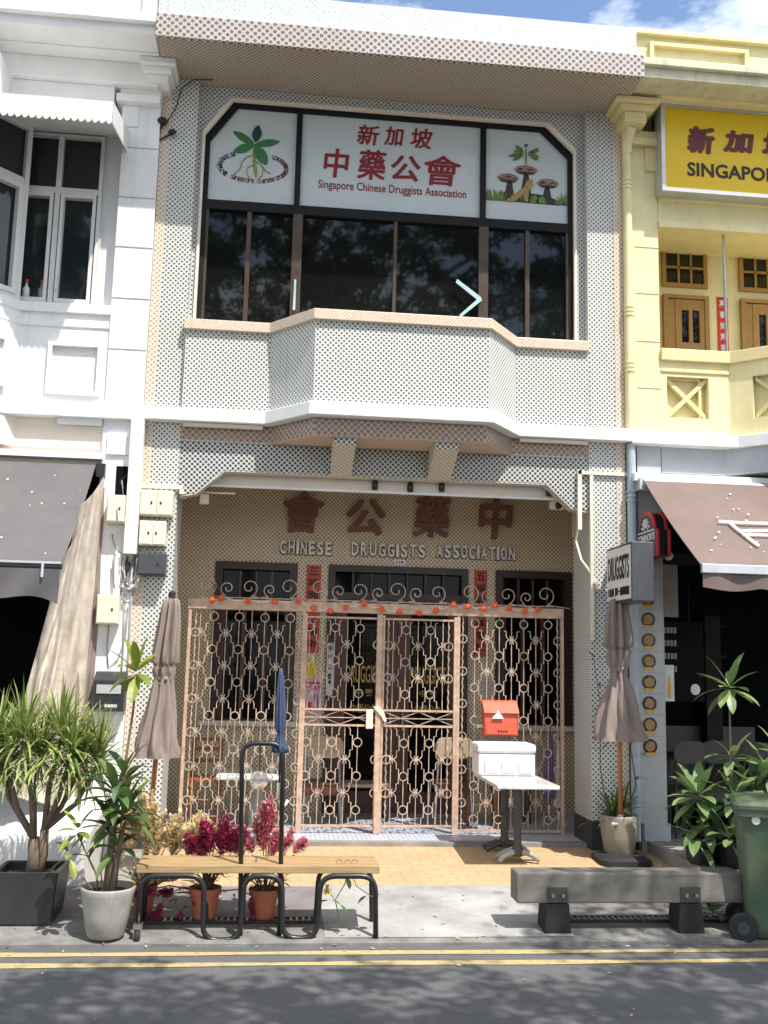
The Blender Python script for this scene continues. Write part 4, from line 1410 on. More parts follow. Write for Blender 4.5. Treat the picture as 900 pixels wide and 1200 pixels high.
se = panel('emblem_sign', 'white panel in the upper window with a green ginseng emblem ringed by small writing', [(-1.918, 6.598), (-1.918, 7.285), (-1.678, 7.637), (-1.028, 7.637), (-1.028, 6.598)])
def petal(b, cx, cz, ang, L, W, y=.154):
    pts = []
    for i in range(13):
        t = i / 12
        pts.append((t * L, W * sin(pi * t) ** .8))
    for i in range(11, 0, -1):
        t = i / 12
        pts.append((t * L, -W * sin(pi * t) ** .8))
    ca, sa = cos(ang), sin(ang)
    b.prism([(cx + p * ca - q * sa, cz + p * sa + q * ca) for p, q in pts], 'y', y - .002, y)
b = MB()
for k, (an, L, W) in enumerate(((R(150), .27, .042), (R(12), .27, .042), (R(205), .24, .048), (R(-58), .26, .06))):
    petal(b, -1.46, 7.25, an, L, W, .1555 - k * .0022)
b.build('leaf', 'logo_green', se)
b = MB(); petal(b, -1.455, 7.27, R(82), .20, .048, .146); b.build('top_leaf', 'logo_dark_green', se)
b = MB()
b.prism([(-1.475, 7.18), (-1.46, 7.24), (-1.445, 7.18), (-1.435, 7.05), (-1.415, 6.95), (-1.43, 6.87), (-1.455, 6.93), (-1.475, 7.05)], 'y', .1535, .1555)
for pts in ([(-1.46, 7.13), (-1.53, 7.11), (-1.58, 7.05), (-1.60, 6.97), (-1.66, 6.90)], [(-1.44, 7.06), (-1.38, 7.03), (-1.36, 6.98), (-1.37, 6.91), (-1.40, 6.88)], [(-1.37, 7.01), (-1.33, 6.96), (-1.28, 6.94)], [(-1.46, 7.02), (-1.52, 6.99), (-1.53, 6.94), (-1.50, 6.87)]):
    b.tube([(x, .1545, z) for x, z in pts], .008, 4)
b.build('root', 'logo_root', se)
def ringtext(b, txt, a0, a1, h, y=.1555, off=.01):
    n = len(txt)
    for i, c in enumerate(txt):
        if c == ' ':
            continue
        a = a0 + (a1 - a0) * (i + .5) / n
        px, pz = -1.465 + .345 * cos(a), 7.00 + .155 * sin(a)
        tang = atan2(.155 * cos(a), -.345 * sin(a))
        if a1 < a0:
            tang += pi
        mtx = Matrix.Translation((px, y, pz)) @ Matrix.Rotation(-tang, 4, 'Y')
        w = h * (.45 if c in 'ilt' else .75) if ord(c) < 256 else h
        b.text(c, -w / 2, w / 2, -h / 2, h / 2, 0, .003, off, xf=mtx)
b = MB(); ringtext(b, '\u65b0\u52a0\u5761\u4e2d\u85e5\u516c\u6703', R(122), R(222), .058, off=.02)
b.build('ring_characters', 'print_dark', se)
b = MB(); ringtext(b, 'Singapore Chinese Druggists Association', R(230), R(415), .046, off=.006)
b.build('ring_writing', 'maroon_ink', se)
sm = panel('mushroom_sign', 'white sign panel in the upper window with a picture of brown mushrooms and a root', [(.988, 6.598), (.988, 7.637), (1.625, 7.637), (1.888, 7.38), (1.888, 6.598)])
b = MB()
def cap(b, cx, cz, w, h, y):
    pts = [(cx + w * cos(pi * 2 * i / 18) * (1 + .06 * sin(i * 2.3)), cz + h * sin(2 * pi * i / 18) * (1.1 if i < 9 else .7)) for i in range(18)]
    b.prism(pts, 'y', y - .002, y)
for k, (cx, cz, w) in enumerate(((1.235, 7.085, .115), (1.43, 7.19, .125), (1.67, 7.055, .115))):
    cap(b, cx, cz, w, .048, .1510 - k * .002)
b.build('mushroom_caps', 'print_brown', sm)
b = MB()
for k, (cx, cz, w) in enumerate(((1.235, 7.085, .115), (1.43, 7.19, .125), (1.67, 7.055, .115))):
    b.prism([(cx - w * .96, cz - .012), (cx - w * .5, cz - .026), (cx, cz - .018), (cx + w * .55, cz - .03), (cx + w * .97, cz - .01), (cx + w * .6, cz - .046), (cx, cz - .05), (cx - w * .6, cz - .046)], 'y', .1438 - k * .0007, .1448 - k * .0007)
    for q_ in range(4):
        px = cx + random.uniform(-.6, .6) * w
        cap(b, px, cz + random.uniform(-.01, .02), w * .22, .006, .1445 - .0003 * q_ - .0013 * k)
b.build('cap_underside', 'print_dark', sm)
b = MB()
for cx, cz, z1 in ((1.25, 6.84, 7.07), (1.43, 6.9, 7.17), (1.66, 6.83, 7.03)):
    b.prism([(cx - .06, cz), (cx + .06, cz), (cx + .025, z1), (cx - .02, z1)], 'y', .1525, .154)
b.prism([(1.12, 6.825), (1.80, 6.815), (1.76, 6.88), (1.66, 6.92), (1.5, 6.93), (1.3, 6.9), (1.2, 6.93), (1.14, 6.88)], 'y', .1535, .1555)
b.build('mushroom_stems', 'print_dark', sm)
b = MB()
b.prism([(1.20, 6.82), (1.30, 6.90), (1.40, 6.98), (1.44, 7.07), (1.50, 7.09), (1.51, 7.02), (1.46, 6.95), (1.45, 6.83), (1.42, 6.83), (1.40, 6.91), (1.35, 6.86), (1.30, 6.82)], 'y', .144, .146)
b.build('ginseng_root', 'print_root', sm)
b = MB()
for cx, w, h in ((1.03, .04, .12), (1.10, .035, .09), (1.16, .04, .13), (1.60, .06, .09), (1.80, .06, .07), (1.85, .035, .05), (1.52, .05, .10)):
    b.prism([(cx - w, 6.825), (cx + w, 6.82), (cx + w * .6, 6.82 + h * .7), (cx + .01, 6.82 + h), (cx - w * .7, 6.82 + h * .6)], 'y', .1475, .1495)
for k in range(30):
    cx = random.uniform(1.0, 1.87) if k % 2 else random.choice((1.03, 1.12, 1.18, 1.82))
    petal(b, cx, 6.82, R(random.uniform(60, 120)), random.uniform(.05, .15), .007, .1478 - k * .0001)
for k, an in enumerate((R(165), R(195), R(15), R(-15), R(40), R(140), R(215), R(-35))):
    petal(b, 1.43 + .03 * cos(an), 7.37 + random.uniform(-.02, .03), an, random.uniform(.10, .17), .020, .1475 - k * .0002)
petal(b, 1.43, 7.22, R(90), .24, .008, .1497); 
cap(b, 1.43, 7.47, .022, .018, .147)
b.build('leaves', 'print_grass', sm)

for nm_pts, lab in (([(-1.0, 5.46), (-.975, 5.46), (-.975, 5.78), (-.995, 5.79)], 'short vertical strip of pale blue tape hanging on the left window post'),
                    ([(.675, 5.86), (.69, 5.90), (.94, 5.72), (.955, 5.685), (.735, 5.49), (.715, 5.51), (.90, 5.69)], 'bent strip of pale blue tape peeling off the right window post')):
    b = MB(); b.prism(nm_pts, 'y', .100, .103)
    o = b.build('tape_strip', 'tape_blue', origin=(nm_pts[0][0], .1, nm_pts[0][1]))
    tag(o, lab, 'tape', 'peeling tape on the upper window')

# yellow signboard
YS = lambda q: V((-1.03 + (q.x + 1.03) * 1.0271, q.y + .25, 1.94 + (q.z - 1.94) * 1.0271))
ys = thing('yellow_signboard', 'big yellow signboard with maroon Chinese characters and black SINGAPORE lettering on the yellow shophouse', 'signboard', (4.2, -.17, 6.9))
b = MB(); b.box(2.72, 6.6, -.46, -.30, 6.78, 7.68); b.v = [YS(p) for p in b.v]; b.build('face', 'sign_yellow', ys)
b = MB(); b.ring([(2.69, 6.75), (2.69, 7.71), (6.63, 7.71), (6.63, 6.75)], [(2.73, 6.79), (2.73, 7.67), (6.59, 7.67), (6.59, 6.79)], -.475, -.28); b.v = [YS(p) for p in b.v]; b.build('frame', 'alu', ys)
b = MB()
for c, x0, x1, z0, z1 in (('\u65b0', 2.98, 3.25, 7.20, 7.475), ('\u52a0', 3.37, 3.675, 7.24, 7.46), ('\u5761', 3.79, 4.08, 7.20, 7.48), ('\u4e2d', 4.2, 4.47, 7.20, 7.48), ('\u85e5', 4.6, 4.88, 7.2, 7.48)):
    b.text(c, x0, x1, z0, z1, -.461, .006, .0, .12, bold=.015)
b.v = [YS(p) for p in b.v]
b.build('characters', 'maroon_ink', ys)
b = MB(); b.text('SINGAPORE', 2.965, 4.02, 6.935, 7.085, -.461, .005, .02); b.text('CHINESE', 4.16, 4.95, 6.935, 7.085, -.461, .005, .02); b.v = [YS(p) for p in b.v]; b.build('english_letters', 'black_ink', ys)
paper('red_banner', 'red paper banner with gold writing hanging beside the verandah door', 'banner', 3.775, 3.90, 5.30, 6.12, .695, 'bright_red_paper',
      [('writing', 'white_ink', [(c, 3.80, 3.88, 6.0 - i * .13, 6.0 - i * .13 + .085) for i, c in enumerate('\u842c\u4e8b\u5982\u610f\u798f')])])

# projecting light box, round topped beer sign
a0 = V((1.87, -1.06, 0)); a1 = V((2.15, -.76, 0))
ds = thing('hanging_light_box', 'square projecting light box with black DRUGGISTS lettering on white, grey metal sides', 'hanging sign', (2.16, -.86, 2.55))
def obox(b, p, q, th, z0, z1, push=0.0):
    d = (q - p).normalized()
    nn = V((-d.y, d.x, 0))
    if nn.y < 0:
        nn = -nn
    vs = []
    for z in (z0, z1):
        for o in (push, push + th):
            for e in (p, q):
                k = e + nn * o
                vs.append((k.x, k.y, z))
    b.add(vs, [(0, 2, 3, 1), (4, 5, 7, 6), (0, 1, 5, 4), (2, 6, 7, 3), (0, 4, 6, 2), (1, 3, 7, 5)])
b = MB(); b.box(2.165, 2.375, -.88, -.18, 2.545, 3.09); b.build('case', 'grey_box', ds, bevel=.006)
b = MB(); b.box(2.160, 2.1645, -.86, -.20, 2.57, 3.065); b.build('face', 'light_box', ds)
LX = Matrix.Translation((2.166, -.18, 0)) @ Matrix.Rotation(-pi / 2, 4, 'Z')
LW_ = .70
b = MB()
b.text('DRUGGISTS', .06, LW_ - .06, 2.76, 2.99, -.0065, .003, .02, xf=LX)
q_ = MB()
for u0, u1, h0, h1 in ((.03, .055, .0, 1), (.085, .11, .1, .95), (.115, .17, .0, 1), (.19, .22, .0, .9), (.225, .29, .05, 1), (.35, .38, .0, 1), (.39, .47, .1, 1), (.49, .55, .4, .6), (.57, .66, .0, .95), (.67, .80, .05, 1), (.81, .97, .0, .95)):
    q_.box(.04 + u0 * (LW_ - .08), .04 + u1 * (LW_ - .08), -.009, -.006, 2.61 + .08 * h0, 2.61 + .08 * h1)
b.add([LX @ p for p in q_.v], q_.f)
b.build('lettering', 'black_ink', ds)
b = MB(); b.box(2.25, 2.29, -.18, -.0, 2.98, 3.02); b.box(2.25, 2.29, -.18, 0, 2.60, 2.64)
b.build('bracket', 'black_metal', ds)

cs = thing('beer_sign', 'round topped red and black projecting sign reading CONNORS behind the light box', 'hanging sign', (2.6, -.3, 3.05))
CL = .52
CX = Matrix.Translation((2.52, -.06, 0)) @ Matrix.Rotation(-pi / 2, 4, 'Z')
def arch(w0, w1, z0, zs, top):
    pts = [(w0, z0), (w0, zs)]
    xm, rr = (w0 + w1) / 2, (w1 - w0) / 2 * .74
    pts += [(xm - rr, zs)] + [(xm + rr * cos(pi - pi * i / 14), zs + top * sin(pi - pi * i / 14)) for i in range(1, 14)] + [(xm + rr, zs)]
    pts += [(w1, zs), (w1, z0)]
    return pts
def placed(fn, M4):
    q = MB(); fn(q)
    q.v = [M4 @ p for p in q.v]
    return q
placed(lambda q: q.prism(arch(.008, CL - .008, 3.008, 3.252, .192), 'y', .03, .115), CX).build('case', 'sign_black', cs)
for ya_, yb2 in ((.0, .03), (.115, .145)):
    placed(lambda q: q.prism(arch(0, CL, 3.0, 3.26, .20), 'y', ya_, yb2), CX).build('rim', 'sign_red', cs, bevel=.005)
placed(lambda q: q.prism(arch(.022, CL - .022, 3.03, 3.255, .17), 'y', -.004, .0), CX).build('face', 'sign_black', cs)
b = MB(); b.text("CONNOR'S", .03, CL - .03, 3.165, 3.235, -.005, .003, .015, xf=CX)
b.text('STOUT', .07, CL - .07, 3.07, 3.12, -.005, .003, .015, xf=CX)
b.build('lettering', 'white_ink', cs)
def rays(q):
    for i in range(7):
        a = R(18 + 24 * i)
        q.tube([(CL / 2 + .035 * cos(a), -.006, 3.265 + .035 * sin(a)), (CL / 2 + .105 * cos(a), -.006, 3.265 + .125 * sin(a))], [.004, .012], 4)
    q.box(.05, CL - .05, -.008, -.004, 3.252, 3.264)
placed(rays, CX).build('sunburst', 'white_ink', cs)
b = MB(); b.tube([(2.59, -.07, 3.2), (2.59, 0, 3.2)], .02, 8); b.ball((2.70, -.42, 3.02), .045, 10, 6); b.tube([(2.70, -.42, 3.02), (2.68, 0, 3.06)], .012, 6); b.build('bracket', 'alu', cs)

# menu board and posters
mb = thing('menu_board', 'tall white menu board with a column of round food photos on the grey pilaster', 'menu board', (2.62, -.04, 1.14))
b = MB(); b.box(2.475, 2.775, -.052, -.037, 1.13, 2.98); b.build('board', 'menu_white', mb)
for i in range(9):
    z = 2.83 - i * .205
    b = MB(); b.prism([(2.625 + .072 * cos(2 * pi * k / 20), z + .072 * sin(2 * pi * k / 20)) for k in range(20)], 'y', -.058, -.0525)
    p = b.build('plate', 'plate_dark', mb)
    b = MB(); b.prism([(2.625 + .052 * cos(2 * pi * k / 14) * random.uniform(.85, 1.1), z + .052 * sin(2 * pi * k / 14) * random.uniform(.85, 1.1)) for k in range(14)], 'y', -.062, -.0585); b.build('food', 'food_brown', p)
    b = MB(); b.box(2.58, 2.67, -.064, -.0625, z - .088, z - .058); b.build('price_tag', 'food_label', p)
b = MB()
for i in range(8):
    b.box(2.48, 2.77, -.054, -.0522, 2.72 - i * .205, 2.724 - i * .205)
b.build_each('divider', 'grey_paper', mb)
paper('grey_poster', 'narrow grey poster with round photos hung in the dark shop entrance', 'poster', 2.85, 3.0, 2.46, 2.99, .10, 'grey_paper',
      [('photos', 'food_brown', [('box', 2.89, 2.95, 2.52 + i * .15, 2.60 + i * .15) for i in range(3)])])
paper('drinks_board', 'dark board with rows of pale writing and a white disc inside the right shop', 'menu board', 2.86, 3.30, 1.62, 2.42, .2, 'board_black',
      [('writing', 'grey_paper', [('box', 2.88 + k * .036, 2.905 + k * .036, 2.30 - i * .13, 2.36 - i * .13) for i in range(4) for k in range(4)])])
b = MB(); b.prism([(3.20 + .05 * cos(2 * pi * k / 18), 1.74 + .055 * sin(2 * pi * k / 18)) for k in range(18)], 'y', .186, .194)
b.build('white_disc', 'white_paper', bpy.data.objects['drinks_board'])
paper('bottle_poster', 'small white poster of an orange bottle at the edge of the shop entrance', 'poster', 2.84, 2.95, 1.62, 1.98, .12, 'white_paper',
      [('bottle_picture', 'food_label', [('box', 2.88, 2.915, 1.65, 1.80), ('box', 2.89, 2.905, 1.80, 1.87)])])

# ------------------------------------------------------------------ fittings
def spot(x, z, y=.17, lab=''):
    t = thing('spotlight', lab, 'spotlight', (x, y, z + .1), 'small black spotlights on the cream beam')
    b = MB(); b.tube([(x, y, 3.83), (x, y, z + .05)], .008, 6); b.box(x - .035, x + .035, y - .02, y + .03, 3.822, 3.84); b.build('arm', 'black_metal', t)
    b = MB(); b.lathe([(.012, .06), (.026, .045), (.032, 0), (.028, -.045), (.02, -.048)], (x, y, z), 12); b.build('lamp_head', 'black_metal', t, smooth=True)
spot(-.11, 3.70, lab='black spotlight on the cream beam, left one of the three in the middle')
spot(.25, 3.69, lab='black spotlight on the cream beam, centre one of the three')
spot(.57, 3.71, lab='black spotlight on the cream beam, right one of the three in the middle')
spot(-1.73, 3.73, lab='small black lamp at the far left end of the cream beam')
spot(1.68, 3.71, lab='small black lamp at the far right end of the cream beam')
t = thing('security_camera', 'small white dome camera under the right end of the cream beam', 'camera', (1.80, .33, 3.6))
b = MB(); b.box(1.73, 1.88, .26, .36, 3.55, 3.63); b.build('housing', 'cream_box', t, bevel=.008)
b = MB(); b.ball((1.805, .26, 3.58), .036, 12, 8); b.build('dome', 'dark_glass', t, smooth=True)
t = thing('wall_socket_box', 'small cream box on a thin rail under the left end of the cream beam', 'junction box', (-1.8, .33, 3.5))
b = MB(); b.box(-1.85, -1.76, .27, .33, 3.46, 3.56); b.build('box', 'cream_box', t, bevel=.006)
b = MB(); b.box(-1.93, -1.5, .285, .30, 3.568, 3.585); b.build('rail', 'cream_box', t)
t = thing('floodlight', 'pair of small black lumps with a cable on the upper left pilaster', 'floodlight', (-2.36, -.03, 7.25))
b = MB(); b.ball((-2.39, -.05, 7.32), .055, 8, 5, (1, .7, .8)); b.tube([(-2.39, -.03, 7.3), (-2.43, -.03, 7.2)], .012, 5); b.build('lamp_head', 'rubber', t)
b = MB(); b.ball((-2.285, -.05, 7.21), .04, 8, 5, (1.1, .7, .8)); b.tube([(-2.30, -.03, 7.2), (-2.42, -.02, 7.12)], .010, 5); b.build('lamp_base', 'rubber', t)
b = MB(); b.tube([(-2.36, -.02, 7.3), (-2.26, -.03, 7.5), (-2.22, -.03, 7.7), (-2.1, -.05, 7.80), (-1.9, -.05, 7.815)], .006, 5); b.build('cable', 'rubber', t)

def meterbox(name, label, x0, x1, y0, z0, z1, mat, doors=2, group=None):
    t = thing(name, label, 'meter box', ((x0 + x1) / 2, y0, z0), group)
    y1 = y0 - .13
    b = MB(); b.box(x0, x1, y1, y0, z0, z1); b.build('case', mat, t, bevel=.006)
    w = (x1 - x0) / doors
    for i in range(doors):
        b = MB(); b.box(x0 + i * w + .008, x0 + (i + 1) * w - .004, y1 - .010, y1 - .0005, z0 + .012, z1 - .012)
        d = b.build('door', mat, t, bevel=.003)
        b = MB(); xx = x0 + (i + (.72 if i == 0 else .28)) * w
        b.box(xx - .008, xx + .008, y1 - .016, y1 - .0105, (z0 + z1) / 2 - .012, (z0 + z1) / 2 + .012); b.build('lock', 'rubber', d)
    return t
meterbox('meter_box', 'upper cream two door meter box on the tiled pilaster', -2.375, -2.065, -.005, 3.265, 3.51, 'cream_box', 2, 'cream boxes on the pilasters')
meterbox('meter_box', 'lower cream two door meter box on the tiled pilaster, directly under another', -2.365, -2.115, -.005, 2.98, 3.215, 'cream_box', 2, 'cream boxes on the pilasters')
meterbox('grey_meter_box', 'dark grey box under the two cream boxes on the tiled pilaster', -2.36, -2.10, -.005, 2.70, 2.91, 'grey_box', 1)
meterbox('meter_box', 'cream one door box near the top of the white pilaster, beside the white duct', -2.665, -2.50, -.066, 3.18, 3.44, 'cream_box', 1, 'cream boxes on the pilasters')
meterbox('meter_box', 'cream one door box low on the white pilaster below the loose cables', -2.70, -2.50, -.066, 2.23, 2.50, 'cream_box', 1, 'cream boxes on the pilasters')
lb = thing('letter_box', 'black letter box with a pale slot and number on the white pilaster behind the plants', 'letter box', (-2.53, -.1, 1.45))
b = MB(); b.box(-2.675, -2.40, -.20, -.066, 1.44, 1.72); b.prism([(-.20, 1.72), (-.066, 1.72), (-.066, 1.80), (-.12, 1.79)], 'x', -2.68, -2.395); b.build('case', 'planter_black', lb, bevel=.005)
b = MB(); b.box(-2.65, -2.43, -.208, -.201, 1.60, 1.68); b.build('slot_plate', 'alu', lb)
b = MB(); b.text('8880', -2.57, -2.46, 1.475, 1.505, -.2005, .003, .02); b.build('number', 'white_ink', lb)
b = MB(); b.text('1', -2.56, -2.52, 1.36, 1.41, -.069, .003, .03)
cb = thing('cable_bundle', 'tangle of loose grey and white cables hanging below the white duct', 'cables', (-2.45, -.1, 2.5))
random.seed(5)
for k in range(9):
    x = -2.45 + random.uniform(-.05, .05)
    w = random.uniform(.05, .11); zb = random.uniform(2.42, 2.6)
    pts = []
    for i in range(13):
        a = pi * i / 12
        pts.append((x + w * cos(pi - a) + random.uniform(-.008, .008), -.10 + random.uniform(-.02, .03), 2.86 - (2.86 - zb) * sin(a) ** .7))
    b = MB(); b.tube(pts, .007, 5); b.build('cable_loop', 'beak_cable' if k % 3 else 'white_trim', cb, smooth=True)
for pts in ([(-2.42, -.09, 2.45), (-2.44, -.08, 2.1), (-2.50, -.07, 1.9), (-2.58, -.07, 1.84), (-2.60, -.07, 2.0), (-2.6, -.07, 2.23)], [(-2.40, -.09, 2.5), (-2.40, -.08, 1.9), (-2.41, -.08, 1.4)], [(-2.46, -.09, 2.5), (-2.45, -.08, 2.0), (-2.46, -.08, 1.5)], [(-2.56, -.08, 3.6), (-2.53, -.075, 3.4), (-2.57, -.21, 3.3), (-2.56, -.21, 3.2)], [(-2.62, -.075, 3.08), (-2.6, -.09, 3.0), (-2.55, -.09, 2.92), (-2.52, -.08, 2.9)]):
    b = MB(); b.tube(pts, .006, 5); b.build('cable', 'beak_cable', cb, smooth=True)
b = MB(); b.box(-2.57, -2.515, -.11, -.066, 2.40, 2.90); b.build('conduit', 'white_trim', cb)
b = MB(); b.ball((-2.55, -.03, 3.6), .05, 8, 5, (.8, .6, 1.3)); b.tube([(-2.53, -.06, 3.66), (-2.58, -.065, 3.58), (-2.53, -.06, 3.52)], .012, 5); b.build('junction', 'rubber', cb)
b = MB(); b.ball((-2.46, -.10, 2.78), .045, 8, 5, (.6, .6, 2.2)); b.build('junction', 'rubber', cb)
t = thing('round_tap_guard', 'small round brown wall grille low on the white pilaster', 'grille', (-2.6, -.07, 1.3)) if False else None

# ------------------------------------------------------------------ awnings
aw = thing('grey_awning', 'weathered dark grey fabric awning with pale stains over the left shop', 'awning', (-4, -.05, 3.72))
b = MB()
ya, za, yb_, zb_ = -.10, 3.74, -1.30, 2.68
n = 10
top = [[(x, ya + (yb_ - ya) * i / n, za + (zb_ - za) * i / n - .05 * sin(pi * i / n)) for x in [-7 + (7 - 2.81) * j / 40 for j in range(41)]] for i in range(n + 1)]
b.grid(top)
b.grid([[(p[0], p[1] + .004, p[2] - .008) for p in r] for r in top])
b.build('fabric', 'awning_grey', aw, smooth=True)
b = MB(); b.tube([(-7, -1.31, 2.655), (-2.80, -1.31, 2.655)], .028, 8); b.build('front_bar', 'black_metal', aw)
b = MB(); b.box(-7, -2.80, -1.345, -1.335, 2.672, 2.69); b.box(-2.955, -2.935, -1.35, -1.34, 2.56, 2.69); b.build('trim_strip', 'alu', aw)
b = MB()
rows = []
for i in range(7):
    r_ = []
    for j in range(90):
        x = -7 + (7 - 2.81) * j / 89
        drop = (.25 + .05 * sin(x * 4.1) + .04 * sin(x * 9)) * i / 6
        r_.append((x, -1.33 - .03 * sin(x * 14 + i * .3) * i / 6, 2.63 - drop))
    rows.append(r_)
b.grid(rows)
b.build('valance', 'awning_grey', aw, smooth=True)
b = MB(); b.tube([(-7, -.06, 3.70), (-2.79, -.06, 3.70)], .045, 10); b.box(-2.80, -2.72, -.12, -.0, 3.62, 3.75); b.build('roller', 'black_metal', aw)
b = MB()
random.seed(8)
for k in range(11):
    t_ = random.uniform(.05, .95); x = random.uniform(-3.6, -2.85); s_ = random.uniform(.004, .011)
    y, z = ya + (yb_ - ya) * t_, za + (zb_ - za) * t_ - .05 * sin(pi * t_)
    pts = [(x + s_ * cos(2 * pi * q / 7) * random.uniform(.6, 1.3), s_ * sin(2 * pi * q / 7) * random.uniform(.6, 1.3)) for q in range(7)]
    b.add([(px, y + d_ * (yb_ - ya) / 1.6, z + d_ * (zb_ - za) / 1.6 + .006) for px, d_ in pts], [tuple(range(7))])
b.build('droppings', 'drop_white', aw)

aw = thing('brown_awning', 'brown fabric awning with part of a white letter over the right shop', 'awning', (4, -.05, 3.8))
ya, za, yb_, zb_ = -.22, 3.80, -1.42, 2.84
b = MB()
top = [[(x + .05 * i / n, ya + (yb_ - ya) * i / n, za + (zb_ - za) * i / n - .03 * sin(pi * i / n)) for x in [2.535 + (7 - 2.535) * j / 40 for j in range(41)]] for i in range(n + 1)]
b.grid(top); b.grid([[(p[0], p[1] + .004, p[2] - .008) for p in r] for r in top])
b.build('fabric', 'awning_brown', aw, smooth=True)
b = MB(); b.box(2.585, 7, -1.45, -1.41, 2.765, 2.845); b.build('front_bar', 'alu', aw, bevel=.006)
b = MB(); b.tube([(2.54, -.19, 3.77), (7, -.19, 3.77)], .05, 10); b.box(2.50, 2.60, -.22, -.08, 3.70, 3.82); b.build('roller', 'alu', aw)
b = MB()
rows = []
for i in range(5):
    rows.append([(2.60 + 4.4 * j / 120, -1.42 - .015 * sin(j * .5), 2.765 - (.12 + .03 * abs(sin(j * .22))) * i / 4) for j in range(121)])
b.grid(rows); b.build('valance', 'awning_brown', aw, smooth=True)
b = MB()
sd = V((0, yb_ - ya, zb_ - za)).normalized()
on = lambda x, s_, l_=.012: V((x, ya, za)) + sd * s_ + V((0, 0, l_))
for pts in ([(3.02, .80), (3.25, .81), (3.6, .80)], [(3.12, .82), (3.20, 1.10), (3.24, 1.22)], [(3.20, 1.02), (3.45, 1.02)], [(3.17, .96), (3.5, .93)]):
    b.tube([on(x, s_) for x, s_ in pts], .018, 4, flat=.4)
b.build('letter', 'drop_white', aw)
b = MB()
for k in range(18):
    t_ = random.uniform(.2, 1.4); x = random.uniform(2.7, 3.4); s_ = random.uniform(.005, .013)
    b.add([on(x + s_ * cos(q), t_ + s_ * sin(q), .008) for q in range(6)], [tuple(range(6))])
b.build('droppings', 'drop_white', aw)

# drawn aside curtain under the left awning
ct = thing('beige_curtain', 'dirty beige canvas curtain gathered and hanging at a slant under the grey awning', 'curtain', (-2.75, -.6, .6))
def drape(b, tops, bots, n, m_, amp, freq, seed):
    rows = []
    for i in range(m_ + 1):
        t_ = i / m_
        r_ = []
        for j in range(n + 1):
            u = j / n
            p = V(tops[0]).lerp(V(tops[1]), u).lerp(V(bots[0]).lerp(V(bots[1]), u), t_)
            f = amp * (.35 + t_ * .65) * (.75 * sin(u * freq * .55 + seed + 1.6 * sin(t_ * 5 + seed)) + .5 * sin(u * freq * 1.1 - t_ * 11 + seed * 2 + sin(t_ * 9)) + .75 * sin(t_ * 17 + u * 7 + 1.5 * sin(u * 9 + seed)) * sin(pi * u) + .4 * sin(t_ * 31 - u * 13 + 2 * sin(t_ * 4)))
            p.z -= .05 * sin(pi * u) * abs(sin(t_ * 7 + seed))
            p += V((f * .3, -f, 0))
            r_.append(p)
        rows.append(r_)
    b.grid(rows)
b = MB(); drape(b, ((-2.80, -.75, 3.25), (-2.72, -.08, 3.66)), ((-3.12, -1.05, .85), (-2.78, -.25, .62)), 46, 40, .030, 26, 1.0)
b.build('cloth', 'curtain', ct, smooth=True)
b = MB(); drape(b, ((-2.86, -1.05, 2.75), (-2.78, -.55, 3.2)), ((-3.20, -1.15, .85), (-3.0, -.95, .75)), 40, 30, .035, 20, 2.3)
b.build('gathered_fold', 'curtain', ct, smooth=True)
b = MB(); drape(b, ((-2.74, -.12, 3.5), (-2.70, -.02, 3.6)), ((-2.86, -.40, .6), (-2.70, -.10, .6)), 20, 30, .02, 12, .4)
b.build('side_fold', 'parasol_cloth', ct, smooth=True)
# ------------------------------------------------------------------ street furniture
random.seed(21)
# cart like bench with a wooden top, bent tube legs and a tall black loop handle
cart = thing('plant_bench', 'long wooden bench on bent black tube legs with a tall loop handle and castor', 'bench', (-1.05, -2.2, gz(-2.3)))
b = MB()
for k in range(3):
    b.box(-1.935, -.245, -2.36 + k * .125, -2.245 + k * .125, .462, .515)
b.build('tabletop', 'bench_wood', cart, bevel=.005)
b = MB()
def bend(pts, r=.09, n=5):
    out = [V(pts[0])]
    for i in range(1, len(pts) - 1):
        p, a, c = V(pts[i]), V(pts[i - 1]), V(pts[i + 1])
        u, w = (a - p).normalized(), (c - p).normalized()
        rr = min(r, (a - p).length * .49, (c - p).length * .49)
        for k in range(n + 1):
            t_ = k / n
            out.append((p + u * rr) * (1 - t_) ** 2 + p * 2 * t_ * (1 - t_) + (p + w * rr) * t_ ** 2)
    out.append(V(pts[-1]))
    return out
def legrun(y):
    g = .02
    return bend([(-1.90, y, .10 if y < -2.2 else .02), (-1.90, y, .445), (-1.47, y, .445), (-1.46, y, g), (-1.205, y, g), (-1.195, y, .445), (-.93, y, .445), (-.915, y, g + .01), (-.675, y, g + .01), (-.66, y, .445), (-.275, y, .445), (-.262, y, g)], .105)
b.tube(legrun(-2.36), .0195, 8); b.tube(legrun(-2.06), .0185, 8)
for x in (-1.33, -.80):
    b.tube([(x, -2.36, .02), (x, -2.06, .02)], .012, 6)
for x in (-1.7, -1.05, -.45):
    b.tube([(x, -2.36, .447), (x, -2.06, .447)], .013, 6)
b.build('leg_frame', 'black_metal', cart, smooth=True)
b = MB(); b.tube(bend([(-1.205, -2.30, .02), (-1.25, -2.30, 1.345), (-.955, -2.30, 1.345), (-.935, -2.30, .02)], .10), .018, 8)
b.build('loop_handle', 'black_metal', cart, smooth=True)
b = MB(); b.box(-1.93, -1.87, -2.40, -2.33, .10, .135); b.box(-1.925, -1.92, -2.39, -2.34, .04, .11); b.box(-1.885, -1.88, -2.39, -2.34, .04, .11)
cw = b.build('castor', 'steel', cart)
b = MB(); 
q = MB(); q.lathe([(.03, -.018), (.05, -.014), (.052, 0), (.05, .014), (.03, .018)], (0, 0, 0), 16)
